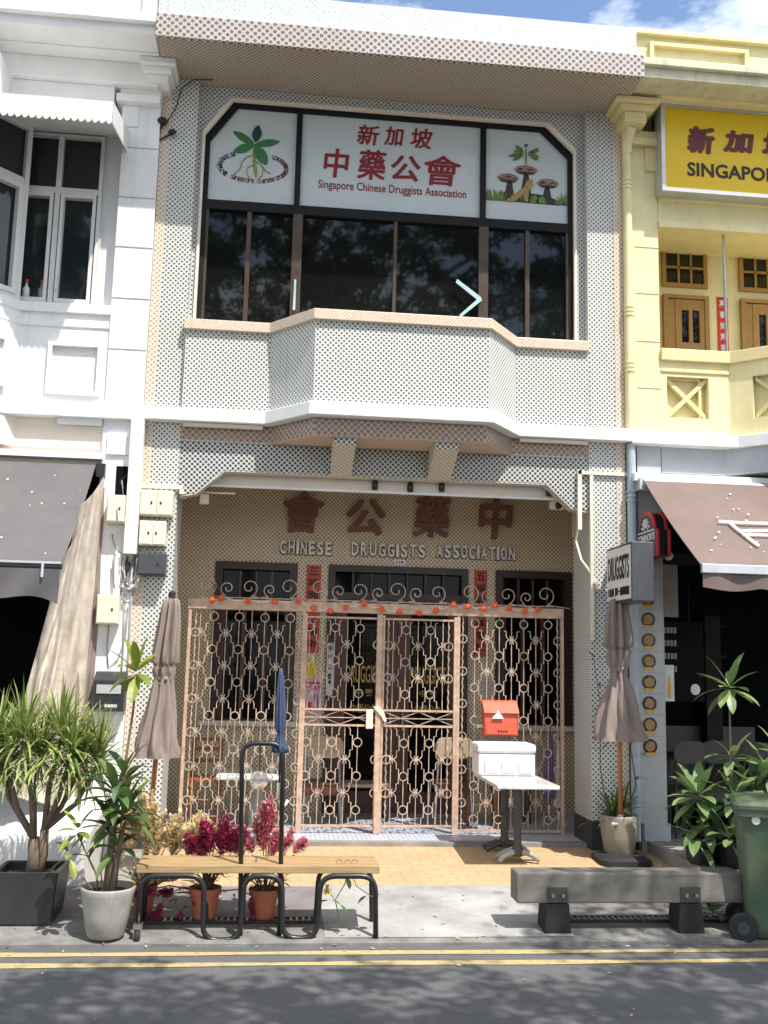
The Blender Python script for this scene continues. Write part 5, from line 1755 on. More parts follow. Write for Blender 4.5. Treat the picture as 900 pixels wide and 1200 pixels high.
b.add([(p.z - 1.90, p.x - 2.365, p.y + .053) for p in q.v], q.f); b.build('castor_wheel', 'rubber', cw, smooth=True)
b = MB()
q = MB(); q.lathe([(.02, -.03), (.058, -.02), (.066, 0), (.058, .02), (.02, .03)], (0, 0, 0), 20)
b.add([(p.x - 1.12, p.z - 2.26, p.y + 1.085) for p in q.v], q.f); lm = b.build('round_reflector', 'lamp_glass', cart, smooth=True)
b = MB(); b.tube([(-1.12, -2.26, 1.15), (-1.12, -2.29, 1.20), (-1.12, -2.30, 1.345)], .006, 5); b.tube([(-1.185, -2.262, 1.085), (-1.055, -2.262, 1.085)], .005, 5)
b.build('reflector_wire', 'black_metal', lm)
b = MB()
for x in (-.47, -.42, -.53):
    b.tube([(x + .022 * cos(pi * k / 8), -2.3, .515 + .03 * sin(pi * k / 8)) for k in range(9)], .003, 4)
b.tube([(-1.12, -2.25, .51), (-1.115, -2.25, .56)], .008, 5)
b.build_each('wire_hook', 'steel', cart)

# folded umbrellas
def umbrella(name, label, x, y, ztop, zbot, zfer, mat, hmat, lean=0.0, group=None):
    t = thing(name, label, 'umbrella', (x, y, zfer), group)
    L = ztop - zbot
    def fo(th, i):
        return 1 + .28 * cos(8 * th + i * .25)
    b = MB(); b.lathe([(.010, 0), (.016, L * .10), (.024, L * .3), (.030, L * .5), (.033, L * .68), (.022, L * .74), (.030, L * .80), (.044, L * .92), (.05, L)] [::-1] if False else [(.050, 0), (.046, L * .06), (.026, L * .16), (.020, L * .22), (.034, L * .30), (.032, L * .5), (.026, L * .72), (.016, L * .92), (.008, L)], (x, y, zbot), 32, fo, (lean, 0))
    b.build('canopy', mat, t, smooth=True)
    b = MB(); b.tube([(x, y, zfer), (x, y, zbot + .02)], .007, 6); b.tube([(x + lean * L, y, ztop), (x + lean * L, y, ztop + .05)], .005, 6); b.build('shaft', 'black_metal', t)
    b = MB(); b.tube([(x, y, zfer - .02), (x, y, zfer + .10)], .015, 8); b.tube([(x, y, zfer - .02), (x + .015, y, zfer - .05), (x + .05, y, zfer - .06), (x + .065, y, zfer - .02)], .012, 6); b.build('handle', hmat, t, smooth=True)
    return t
u = umbrella('folded_umbrella', 'folded dark blue umbrella hanging upright from the black loop handle', -.975, -2.27, 1.88, 1.28, .97, 'umbrella_blue', 'cream_box', -.03)
umbrella('folded_umbrella', 'folded purple umbrella hung on the inside of the gate near the right pillar', 1.84, .76, 1.26, .60, .42, 'umbrella_purple', 'umbrella_white', .02, 'umbrellas hung on the gate')
umbrella('folded_umbrella', 'folded pale umbrella hung on the gate closest to the right pillar', 1.94, .73, 1.16, .50, .36, 'umbrella_white', 'white_ink', .0, 'umbrellas hung on the gate')

# timber bench
tb = thing('timber_bench', 'low bench made of one thick weathered grey timber beam on two dark block legs', 'bench', (1.65, -2.2, gz(-2.2)))
b = MB(); b.box(.76, 2.46, -2.30, -2.09, .245, .458); b.build('beam', 'timber', tb, bevel=.012)
for x0 in (.965, 1.965):
    b = MB(); b.prism([(x0 - .005, .03), (x0 + .195, .03), (x0 + .18, .245), (x0 + .01, .245)], 'y', -2.31, -2.10); lg = b.build('leg', 'stone_grey', tb, bevel=.008)
    b = MB(); b.box(x0 + .02, x0 + .165, -2.318, -2.302, .255, .36); b.build('steel_plate', 'cast_iron', lg, bevel=.003)
    b = MB()
    for dx in (.055, .13):
        b.tube([(x0 + dx, -2.335, .305), (x0 + dx, -2.317, .305)], .014, 8)
    b.build_each('bolt', 'steel', lg)

# wheelie bin
bn = thing('wheelie_bin', 'dark green plastic wheelie bin with faded patches at the right edge', 'bin', (2.62, -2.4, 0))
def loop(z, x0, x1, y0, y1, r=.05, n=4):
    out = []
    for cx, cy, a in ((x1 - r, y1 - r, 0), (x0 + r, y1 - r, pi / 2), (x0 + r, y0 + r, pi), (x1 - r, y0 + r, 3 * pi / 2)):
        for k in range(n + 1):
            th = a + pi / 2 * k / n
            out.append(V((cx + r * cos(th), cy + r * sin(th), z)))
    return out
def loft(b, loops):
    n_ = len(loops[0])
    fs = []
    for i in range(len(loops) - 1):
        for j in range(n_):
            fs.append((i * n_ + j, i * n_ + (j + 1) % n_, (i + 1) * n_ + (j + 1) % n_, (i + 1) * n_ + j))
    fs += [tuple(range(n_))[::-1], tuple(range((len(loops) - 1) * n_, len(loops) * n_))]
    b.add([p for l in loops for p in l], fs)
b = MB(); loft(b, [loop(.035, 2.40, 2.80, -2.62, -2.20), loop(.08, 2.385, 2.82, -2.64, -2.18), loop(.55, 2.355, 2.86, -2.68, -2.14), loop(.90, 2.335, 2.89, -2.71, -2.11), loop(.905, 2.315, 2.91, -2.735, -2.09), loop(.955, 2.315, 2.91, -2.735, -2.09)])
bb_ = b.build('body', 'bin_green', bn, smooth=False)
b = MB(); loft(b, [loop(.957, 2.305, 2.92, -2.745, -2.08, .05), loop(.985, 2.305, 2.92, -2.745, -2.08, .05), loop(1.01, 2.33, 2.90, -2.72, -2.10, .06), loop(1.022, 2.40, 2.85, -2.66, -2.16, .06)]); b.build('lid', 'bin_green', bn)
b = MB(); b.tube([(2.30, -2.55, .97), (2.27, -2.55, .96), (2.27, -2.25, .96), (2.30, -2.25, .97)], .016, 6); b.build('handle', 'bin_green', bn)
q = MB(); q.lathe([(.03, -.03), (.095, -.028), (.105, -.015), (.105, .015), (.095, .028), (.03, .03)], (0, 0, 0), 22)
for y in (-2.66, -2.24):
    b = MB(); b.add([(p.x + 2.355, p.z + y, p.y + .105) for p in q.v], q.f); w_ = b.build('wheel', 'rubber', bn, smooth=False)
    b = MB(); b.tube([(2.355, y - .036, .105), (2.355, y + .036, .105)], .045, 12); b.build('hub', 'grey_box', w_)
b = MB(); b.prism([(2.46 + .03 * cos(2 * pi * k / 14), .88 + .03 * sin(2 * pi * k / 14)) for k in range(14)], 'y', -2.722, -2.712); b.build('sticker', 'white_paper', bn)

bn.location = (2.743, -2.28, 0)
bn.rotation_euler = (0, 0, R(-22))
bn.scale = (1, 1, .985)
# outdoor pedestal table
tt = thing('marble_table', 'small white topped table on two dark cast iron pedestals, in front of the gate', 'table', (1.22, -.35, .15))
b = MB(); b.box(.93, 1.49, -.87, .22, .868, .902); b.build('tabletop', 'marble', tt, bevel=.006)
for y, x, mt in ((-.46, 1.21, 'pale_iron'), (-.02, 1.19, 'cast_iron')):
    b = MB(); b.lathe([(.05, 0), (.055, .06), (.038, .09), (.034, .30), (.045, .32), (.045, .35), (.036, .37), (.036, .60), (.05, .61), (.06, .635)], (x, y, .235), 14)
    p = b.build('pedestal', 'cast_iron', tt, smooth=False)
    b = MB()
    for a in (R(20), R(160), R(200), R(340)):
        b.tube([(x, y, .262), (x + .08 * cos(a), y + .08 * sin(a), .272), (x + .15 * cos(a), y + .15 * sin(a), .242), (x + .20 * cos(a), y + .20 * sin(a), gz(y) + .022)], [.03, .03, .026, .022], 7)
    b.build('pedestal_foot', mt, p, smooth=True)
    b = MB(); b.box(x - .2, x + .2, y - .03, y + .03, .855, .869); b.build('top_bracket', 'cast_iron', p)
wb = thing('white_foam_box', 'white foam box with a lid and three moulded panels standing on the outdoor table', 'box', (1.17, -.05, .902))
b = MB(); b.box(.905, 1.455, -.16, .16, .903, 1.11); b.build('body', 'white_foam', wb, bevel=.018)
b = MB(); b.box(.895, 1.462, -.172, .172, 1.112, 1.20); b.build('lid', 'white_foam', wb, bevel=.025)
b = MB()
for k in range(3):
    b.box(.965 + k * .165, 1.09 + k * .165, -.175, -.162, .935, 1.045)
b.build_each('moulded_panel', 'white_foam', wb, bevel=.004)
lt = thing('red_letter_box', 'orange red metal letter box with white paper sticking out, hung on the gate', 'letter box', (1.26, .58, 1.22))
b = MB(); b.prism([(.50, 1.225), (.64, 1.225), (.64, 1.55), (.58, 1.55), (.50, 1.46)], 'x', 1.10, 1.445); b.build('case', 'letterbox_red', lt, bevel=.008)
b = MB(); b.prism([(.485, 1.445), (.60, 1.545), (.64, 1.565), (.64, 1.58), (.585, 1.568), (.475, 1.458)], 'x', 1.09, 1.455); b.build('flap', 'letterbox_red', lt, bevel=.004)
b = MB(); b.box(1.115, 1.43, .492, .501, 1.24, 1.375); b.build('front_door', 'letterbox_red', lt, bevel=.003)
b = MB()
for k in range(4):
    b.box(1.235 + k * .028, 1.25 + k * .028, .489, .4925, 1.265, 1.285)
b.build_each('peep_slot', 'black_ink', lt)
b = MB(); b.prism([(1.17, 1.40), (1.29, 1.40), (1.275, 1.43), (1.25, 1.455), (1.235, 1.49), (1.215, 1.45), (1.19, 1.43)], 'y', .47, .485); b.build('paper', 'white_ink', lt)
b = MB(); b.box(1.04, 1.10, .60, .64, 1.30, 1.33); b.build('bracket', 'cream_box', lt)

# ------------------------------------------------------------------ things behind the gate
FZ = .24
def chair(x, y, rot, label, group='chairs with rounded backs behind the gate', name='round_back_chair', mats=('beige_ply', 'red_wood', 'steel')):
    t = thing(name, label, 'chair', (0, 0, 0), group)
    b = MB(); P_ = [(-.17, .72), (-.205, .76), (-.205, .86), (-.17, .915), (-.10, .93), (.10, .93), (.17, .915), (.205, .86), (.205, .76), (.17, .72), (.10, .705), (-.10, .705)]
    b.prism(P_, 'y', .185, .205); b.build('backrest', mats[0], t, bevel=.006)
    b = MB(); b.prism([(-.20, -.2), (.20, -.2), (.19, .2), (-.19, .2)], 'z', .43, .455); b.build('seat', mats[1], t, bevel=.006)
    b = MB(); b.box(-.19, .19, -.195, -.17, .36, .43); b.box(-.19, .19, .165, .19, .33, .43); b.build_each('seat_rail', mats[1], t)
    for sx in (-1, 1):
        for sy in (-1, 1):
            b = MB(); top = (sx * .18, sy * .17, .43) if sy < 0 else (sx * .165, .185, .80)
            b.tube([(sx * .205, sy * .21, 0), (sx * .18, sy * .18, .43)] + ([top] if sy > 0 else []), .015, 7)
            b.build('leg', mats[2], t)
    t.location = (x, y, FZ)
    t.rotation_euler = (0, 0, rot)
    return t
c0 = chair(-.50, 1.12, R(178), 'wooden chair with a rounded beige backrest behind the gate, left of the doors')
c1 = dup(c0, (.88, 1.22, FZ), R(4), 'wooden chair with a rounded beige backrest behind the gate, right of the doors')
c1.rotation_euler = (0, 0, R(182))

lt_ = thing('white_cafe_table', 'white topped square table on a grey block pedestal inside the gate', 'table', (-1.24, 1.0, FZ))
b = MB(); b.box(-1.59, -.91, .72, 1.36, .735, .775); b.build('tabletop', 'white_foam', lt_, bevel=.012)
b = MB(); b.box(-1.25, -1.11, .93, 1.07, .22, .735); b.box(-1.40, -.96, .78, 1.22, .22, .245); b.build('pedestal', 'concrete_pot', lt_, bevel=.006)
hs = thing('wooden_high_chair', 'orange brown wooden ladder back chair in the left corner behind the gate', 'chair', (-1.72, 1.0, FZ))
for x, y, zt in ((-1.86, 1.22, 1.10), (-1.58, 1.22, 1.10), (-1.84, .88, .72), (-1.56, .88, .72)):
    b = MB(); b.tube([(x, y, FZ), (x + .01, y, zt)], .022, 8); b.build('leg', 'orange_wood', hs, smooth=True)
b = MB(); b.box(-1.89, -1.53, .86, 1.24, .70, .73); b.build('seat', 'orange_wood', hs, bevel=.006)
for z in (.86, .98, 1.08):
    b = MB(); b.box(-1.85, -1.59, 1.205, 1.235, z, z + .035); b.build_each('back_slat', 'orange_wood', hs)
for z in (.36, .52):
    b = MB(); b.tube([(-1.84, .88, z), (-1.55, .88, z)], .012, 6); b.tube([(-1.85, .88, z + .06), (-1.85, 1.22, z + .06)], .012, 6); b.build('stretcher', 'orange_wood', hs)
lo = thing('low_wooden_table', 'low wooden table with light top between the two chairs behind the gate', 'table', (.0, 1.5, FZ))
b = MB(); b.box(-.28, .24, 1.35, 1.75, .60, .635); b.build('tabletop', 'beige_ply', lo, bevel=.005)
for x in (-.25, .21):
    for y in (1.38, 1.72):
        b = MB(); b.box(x - .02, x + .02, y - .02, y + .02, FZ, .60); b.build('leg', 'dark_wood', lo)
ws = thing('wooden_stool', 'orange wooden stool with slanted legs behind the gate, beneath the red letter box', 'stool', (1.22, 1.25, FZ))
b = MB(); b.box(1.05, 1.40, 1.1, 1.42, .80, .83); b.build('seat', 'orange_wood', ws, bevel=.006)
for sx, x in ((-1, 1.09), (1, 1.36)):
    for y in (1.14, 1.38):
        b = MB(); b.tube([(x + sx * .03, y, FZ), (x, y, .80)], .018, 6); b.build('leg', 'orange_wood', ws)
b = MB(); b.box(1.09, 1.36, 1.13, 1.15, .45, .475); b.build('stretcher', 'orange_wood', ws)
ex = thing('door_pillar_stool', 'small grey plastic stand in the right corner behind the gate', 'stand', (1.6, 1.4, FZ))
b = MB(); b.box(1.48, 1.80, 1.3, 1.6, 1.02, 1.05); b.build('shelf', 'grey_box', ex)
for x in (1.5, 1.78):
    b = MB(); b.box(x - .015, x + .015, 1.32, 1.58, FZ, 1.02); b.build('side', 'grey_box', ex)
# chairs in the shop on the right
for i, (x, y, lab) in enumerate(((3.05, .35, 'grey chair just inside the right shop, nearest the menu pillar'), (3.5, .45, 'grey chair inside the right shop behind the tall plant'), (3.95, .3, 'grey chair inside the right shop nearest the right edge'))):
    c = dup(c0, (x, y, .30), R(200 - 25 * i), lab, 'grey chairs in the right shop')
    c.name = 'shop_chair'
    for ch in c.children:
        ch.data = ch.data.copy()
        ch.data.materials[0] = M['chair_brown'] if 'leg' not in ch.name else M['black_metal']
st = thing('shop_table', 'dark table with pale edge inside the right shop', 'table', (3.5, .95, .3))
b = MB(); b.box(3.1, 4.1, .75, 1.25, 1.0, 1.035); b.build('tabletop', 'dim_interior', st)
for x in (3.15, 4.05):
    b = MB(); b.box(x - .02, x + .02, .8, 1.2, .3, 1.0); b.build('leg', 'black_metal', st)

for x, y, z, lab in ((3.15, 1.6, 2.35, 'small lit orange lamp deep inside the right shop, above the tall plant'), (3.62, 1.3, 1.72, 'small lit lamp inside the right shop near the right edge')):
    t = thing('shop_lamp', lab, 'lamp', (x, y, z), 'lit lamps inside the right shop')
    b = MB(); b.lathe([(.02, .05), (.05, .0), (.055, -.01)], (x, y, z), 12, cap=False); b.tube([(x, y, z + .05), (x, y, 3.85)], .005, 5); b.build('lamp_shade', 'black_metal', t)
    b = MB(); b.ball((x, y, z), .032, 10, 6); b.build('bulb', 'lamp_glow', t)
sh = thing('shop_counter', 'dim wooden counter with shelves at the back of the right shop', 'counter', (4.0, 2.6, .3))
b = MB(); b.box(3.3, 4.9, 2.4, 2.9, .3, 1.25); b.build('cabinet', 'dark_wood', sh)
for z in (1.7, 2.1, 2.5):
    b = MB(); b.box(3.3, 4.9, 3.1, 3.35, z, z + .03); b.build('shelf', 'dim_interior', sh)
# bottles on the inside sill of the white shophouse
for x, lab, col in ((-3.63, 'white bottle with a red cap behind the window of the white house', 'white_foam'), (-3.48, 'small pale jar behind the window of the white house', 'grey_paper')):
    t = thing('window_bottle', lab, 'bottle', (x, .08, 5.37))
    b = MB(); b.lathe([(.03, 0), (.034, .01), (.034, .09), (.014, .12), (.014, .14)], (x, .095, 5.425), 12); b.build('bottle_body', col, t, smooth=True)
    b = MB(); b.lathe([(.016, 0), (.016, .045)], (x, .095, 5.565), 10); b.build('bottle_cap', 'sign_red', t)

# ------------------------------------------------------------------ closed parasols
def parasol(label, x, y, g, prof, zlow, lean, tie):
    t = thing('closed_parasol', label, 'parasol', (x, y, g), 'closed parasols beside the gate')
    def fo(th, i):
        a = .16 + .10 * (i / len(prof))
        return 1 + a * cos(8 * th + .5) + .07 * cos(17 * th + i * .8) + .05 * cos(5 * th + i * .5)
    b = MB()
    ps = []
    for (r, z), (r2, z2) in zip(prof[:-1], prof[1:]):
        for k in range(4):
            ps.append((r + (r2 - r) * k / 4, z + (z2 - z) * k / 4))
    ps.append(prof[-1])
    b.lathe(ps, (x, y, 0), 64, fo, (lean, 0), cap=False)
    cn_ = b.build('canopy', 'parasol_cloth', t, smooth=True)
    if tie:
        r, z = tie
        b = MB(); b.lathe([(r, z - .02), (r * 1.05, z), (r, z + .02)], (x + 0, y, 0), 24, None, (lean, 0)); b.build('tie_band', 'parasol_cloth', cn_, smooth=True)
    b = MB(); b.tube([(x + lean * zlow, y, zlow), (x + lean * prof[-1][1], y, prof[-1][1] + .03)], .022, 10); b.build('pole', 'pole_wood', t, smooth=True)
    b = MB(); b.lathe([(.03, 0), (.03, .05), (.012, .07)], (x + lean * prof[-1][1], y, prof[-1][1]), 12); b.build('finial', 'rubber', t)
    return t
p = parasol('closed brown parasol on a wooden pole and dark square base, beside the right pillar', 2.19, -.42, .18,
            [(.222, 1.27), (.20, 1.36), (.15, 1.60), (.075, 1.84), (.062, 1.90), (.082, 1.98), (.088, 2.08), (.078, 2.12), (.105, 2.14), (.085, 2.40), (.06, 2.57), (.03, 2.59)], .56, 0, (.066, 1.93))
b = MB(); b.tube([(2.19, -.42, .25), (2.19, -.42, .60)], .028, 10); b.tube([(2.19, -.45, .52), (2.11, -.48, .52)], .012, 6); b.ball((2.10, -.48, .52), .022, 8, 5); b.build('base_tube', 'alu', p)
b = MB(); loft(b, [loop(.178, 1.95, 2.43, -.66, -.20, .10), loop(.222, 1.95, 2.43, -.66, -.20, .10), loop(.245, 2.00, 2.38, -.61, -.25, .10)]); b.build('base', 'rubber', p)
p = parasol('closed brown parasol leaning beside the left tiled pilaster, behind the potted plants', -2.05, -.95, .15,
            [(.165, 1.11), (.15, 1.22), (.115, 1.45), (.075, 1.70), (.066, 1.76), (.075, 1.82), (.070, 1.87), (.088, 1.90), (.07, 2.22), (.05, 2.42), (.03, 2.44)], .25, .045, (.070, 1.76))
b = MB(); loft(b, [loop(.15, -2.12, -1.76, -1.13, -.77, .08), loop(.21, -2.12, -1.76, -1.13, -.77, .08), loop(.24, -2.07, -1.81, -1.08, -.82, .08)]); b.build('base', 'rubber', p)

# ------------------------------------------------------------------ plants
def branch(b, pts, r0, r1, n=7):
    k = len(pts)
    b.tube(pts, [r0 + (r1 - r0) * i / (k - 1) for i in range(k)], n)
def rosette(b, c, L, W, n, up=(.05, 1.0), droop=(.6, 1.6), shape=.4, az=None, seg=5, fold=.3):
    for i in range(n):
        a = i * 2.399 + random.uniform(-.3, .3) if az is None else az + random.uniform(-1.2, 1.2)
        t_ = i / max(1, n - 1)
        el = up[1] + (up[0] - up[1]) * t_ + random.uniform(-.15, .15)
        d = (cos(a) * cos(el), sin(a) * cos(el), sin(el))
        l_ = L * random.uniform(.75, 1.1)
        b.leaf(V(c) + V((cos(a), sin(a), 0)) * .012 + V((0, 0, (1 - t_) * .06)), d, l_, W * random.uniform(.8, 1.15), random.uniform(*droop), seg, fold, shape)

# spiky screw pine in a square black planter
random.seed(3)
pp_ = thing('spiky_dracaena', 'bushy spiky leaved dracaena with forked grey stems in a square black planter', 'potted plant', (-2.72, -1.92, gz(-2)))
zt = .42
b = MB()
loft(b, [loop(.07, -2.93, -2.53, -2.13, -1.73, .01, 1), loop(zt, -2.96, -2.50, -2.15, -1.70, .01, 1), loop(zt, -2.93, -2.53, -2.12, -1.73, .01, 1), loop(zt - .08, -2.93, -2.53, -2.12, -1.73, .01, 1)])
b.build('planter', 'planter_black', pp_)
b = MB(); b.box(-2.93, -2.53, -2.12, -1.73, .2, zt - .05); b.build('soil', 'soil', pp_)
b = MB()
base = V((-2.72, -1.93, .36))
f1, f2 = V((-2.73, -1.94, .62)), V((-2.66, -1.93, .68))
branch(b, [base, (-2.715, -1.93, .5), f1], .055, .042)
branch(b, [base + V((.03, 0, 0)), (-2.66, -1.92, .5), f2], .04, .032)
heads = [V((-2.95, -1.95, 1.12)), V((-2.73, -1.98, 1.17)), V((-2.50, -1.97, 1.20)), V((-3.05, -1.9, 1.25)), V((-2.60, -1.9, 1.32)), V((-2.33, -1.86, 1.12)), V((-2.84, -2.0, 1.30)), V((-2.46, -1.85, 1.10))]
for i, h in enumerate(heads):
    s0 = f1 if i in (0, 1, 3, 6) else f2
    mid = s0.lerp(h, .5) + V((random.uniform(-.04, .04), random.uniform(-.03, .03), -.04))
    branch(b, [s0, mid, h], .026, .016, 6)
b.build('stem', 'bark', pp_, smooth=True)
b = MB()
for h in heads:
    rosette(b, h, .43, .022, 92, (-.6, 1.5), (.2, 1.9), .25, seg=5, fold=.15)
b.build('foliage', 'leaf_screw', pp_)

# dracaena in the round grey pot
random.seed(14)
rp = thing('tall_dracaena', 'tall dark leaved dracaena in a round grey pot with one stem rising to a tuft', 'potted plant', (-2.12, -2.24, .02))
b = MB(); b.lathe([(.115, .0), (.13, .02), (.155, .15), (.178, .28), (.186, .315), (.182, .33), (.165, .325), (.16, .26), (.01, .26)], (-2.12, -2.24, gz(-2.24)), 40, cap=False)
b.build('pot', 'concrete_pot', rp, smooth=True)
b = MB(); b.lathe([(.005, .30), (.158, .29)], (-2.12, -2.24, gz(-2.24)), 20, cap=False); b.build('soil', 'soil', rp)
b = MB()
branch(b, [(-2.13, -2.24, .28), (-2.12, -2.23, .6), (-2.11, -2.22, .95)], .033, .022)
branch(b, [(-2.10, -2.26, .28), (-2.06, -2.26, .62), (-2.04, -2.25, .80)], .022, .015)
branch(b, [(-2.08, -2.22, .28), (-2.06, -2.22, .7), (-2.06, -2.21, 1.2), (-2.03, -2.2, 1.55), (-2.02, -2.2, 1.80)], .012, .008, 5)
branch(b, [(-2.18, -2.26, .28), (-2.2, -2.27, .45), (-2.29, -2.28, .62), (-2.34, -2.28, .72)], .008, .005, 5)
branch(b, [(-2.16, -2.28, .28), (-2.25, -2.3, .40), (-2.38, -2.32, .55)], .007, .004, 5)
branch(b, [(-2.14, -2.3, .28), (-2.17, -2.3, .5), (-2.155, -2.3, .8)], .006, .004, 5)
b.build('stem', 'bark', rp, smooth=True)
b = MB()
for c, L, n in (((-2.11, -2.22, .95), .33, 17), ((-2.04, -2.25, .82), .32, 15), ((-2.12, -2.23, .72), .28, 10), ((-2.08, -2.25, .60), .24, 8), ((-2.06, -2.2, 1.08), .26, 8)):
    rosette(b, c, L, .072, n, (-.5, 1.2), (.5, 1.5), .45, seg=6)
b.build('foliage', 'leaf_corn', rp)
b = MB()
rosette(b, (-2.02, -2.2, 1.80), .25, .075, 16, (-.7, 1.3), (.3, 1.1), .5, seg=6, fold=.15)
rosette(b, (-2.34, -2.28, .72), .17, .055, 8, (-.6, .9), (.4, 1.2), .45)
rosette(b, (-2.38, -2.32, .56), .14, .05, 6, (-.8, .9), (.4, 1.2), .45)
b.build('bright_foliage', 'leaf_lime', rp)

rp.location.y -= .09
# plumed celosias in terracotta pots
def celosia(label, x, y, r, h, plume, heads, dry=20, seed=1, extra_stems=10):
    random.seed(seed)
    g = gz(y)
    t = thing('plumed_celosia', label, 'potted plant', (x, y, g), 'plumed plants in terracotta pots behind the bench')
    b = MB(); b.lathe([(r * .72, 0), (r * .80, .02), (r * .98, h * .78), (r * 1.12, h * .79), (r * 1.13, h), (r * 1.0, h), (r * .95, h * .82), (.01, h * .82)], (x, y, g), 28, cap=False); b.build('pot', 'terracotta', t, smooth=False)
    b = MB(); b.lathe([(.004, h * .88), (r * .97, h * .87)], (x, y, g), 18, cap=False); b.build('soil', 'soil', t)
    bs, bp, bl = MB(), MB(), MB()
    for (hx, hy, hz, hl, hr, up_) in heads:
        tip = V((x + hx, y + hy, hz))
        s0 = V((x + hx * .12, y + hy * .12, g + h * .85))
        mid = s0.lerp(tip, .55) + V((hx * .1, 0, .03))
        bs.tube([s0, mid, tip], [.006, .005, .004], 5)
        d0 = V(up_).normalized()
        for side_k in range(7):
            # each head is a bunch of feathery side plumes
            a0_ = random.uniform(0, 2 * pi)
            u0 = random.uniform(0, .55) if side_k else 0
            sd0 = Matrix.Rotation(a0_, 3, d0) @ d0.orthogonal().normalized()
            ax = (d0 + sd0 * (random.uniform(.15, .6) if side_k else 0)).normalized()
            l2 = hl * ((1 - u0) * random.uniform(.45, .85) if side_k else 1)
            c0_ = tip + d0 * (u0 * hl)
            for k in range(int(150 * l2 / .2)):
                u_ = random.random()
                rr = hr * (.95 if side_k else 1.15) * (1 - .8 * u_) * (.5 + .5 * min(1, u_ * 5)) + .008
                sd_ = Matrix.Rotation(random.uniform(0, 2 * pi), 3, ax) @ ax.orthogonal().normalized()
                bp.leaf(c0_ + ax * (u_ * l2), sd_ + ax * random.uniform(.3, 1.2), rr * random.uniform(.6, 1.3), random.uniform(.009, .018), random.uniform(-.3, .6), 2, .1, .4)
        for k in range(5):
            a = random.uniform(0, 2 * pi)
            c = s0.lerp(tip, random.uniform(.25, .95))
            bl.leaf(c, (cos(a), sin(a), random.uniform(-.1, .7)), random.uniform(.05, .11), .016, 1.2, 3, .2)
    for k in range(extra_stems):
        a = random.uniform(0, 2 * pi); l_ = random.uniform(.15, .42)
        s0 = V((x, y, g + h * .85)); tip = s0 + V((cos(a) * l_ * .7, sin(a) * l_ * .35, l_ * random.uniform(.3, .9)))
        bs.tube([s0, s0.lerp(tip, .5) + V((0, 0, .03)), tip], [.004, .003, .002], 4)
        for q_ in range(4):
            bl.leaf(s0.lerp(tip, random.uniform(.3, 1)), (cos(a + random.uniform(-1, 1)), sin(a), random.uniform(-.6, .5)), random.uniform(.04, .10), .014, 1.0, 3, .2)
    bs.build('stem', 'green_stem', t); bp.build('plume', plume, t); bl.build('leaves', 'leaf_dry', t)
    return t
celosia('straw coloured plumed plant in a terracotta pot between the round grey pot and bench', -1.93, -1.86, .085, .20, 'plume_straw',
        [(-.12, .1, .50, .40, .085, (-.15, 0, 1)), (.0, .1, .50, .44, .085, (0, 0, 1)), (.12, .08, .52, .30, .085, (.4, 0, 1)), (.24, .05, .52, .30, .09, (.5, 0, 1)), (.34, .05, .52, .27, .085, (.3, 0, 1)), (-.04, .06, .60, .38, .07, (-.1, 0, 1)), (.28, .06, .48, .28, .08, (.7, 0, .8)), (.44, .03, .50, .24, .07, (.4, 0, 1)), (.06, .06, .46, .28, .08, (.1, 0, 1)), (-.18, .04, .44, .36, .07, (-.2, 0, 1)), (.18, .1, .46, .28, .08, (.2, 0, 1)), (.38, .08, .44, .26, .08, (.5, 0, 1))], seed=4, extra_stems=18)
celosia('dark crimson plumed plant in a terracotta pot under the bench', -1.48, -1.98, .105, .22, 'plume_red',
        [(.02, 0, .52, .24, .10, (-.25, 0, 1)), (.12, 0, .52, .28, .10, (.05, 0, 1)), (.05, .02, .58, .20, .10, (-.5, 0, .8)), (.17, 0, .52, .22, .09, (.3, 0, 1)), (-.04, .02, .50, .2, .09, (-.6, 0, .8)), (.10, .03, .50, .2, .10, (0, -.3, 1)), (-.30, -.05, .20, .16, .045, (-.4, 0, -1)), (-.16, -.05, .14, .13, .045, (-.2, 0, -1)), (-.36, 0, .28, .16, .045, (-1, 0, -.3)), (-.22, 0, .26, .14, .045, (-1, 0, -.1)), (.34, -.04, .24, .18, .045, (.1, 0, -1))], seed=6, extra_stems=18)
celosia('pink plumed plant in a terracotta pot under the middle of the bench', -1.05, -1.98, .10, .21, 'plume_pink',
        [(.0, 0, .60, .34, .075, (.05, 0, 1)), (-.02, .01, .54, .24, .085, (-.3, 0, 1)), (.10, 0, .52, .20, .07, (.5, 0, 1)), (-.10, 0, .52, .22, .08, (-.4, 0, 1)), (.20, .0, .52, .16, .06, (.8, 0, 1)), (.04, 0, .50, .20, .085, (.2, 0, 1)), (.02, .02, .66, .28, .06, (.0, 0, 1)), (-.16, .02, .50, .16, .06, (-.7, 0, .8))], seed=9, extra_stems=16)

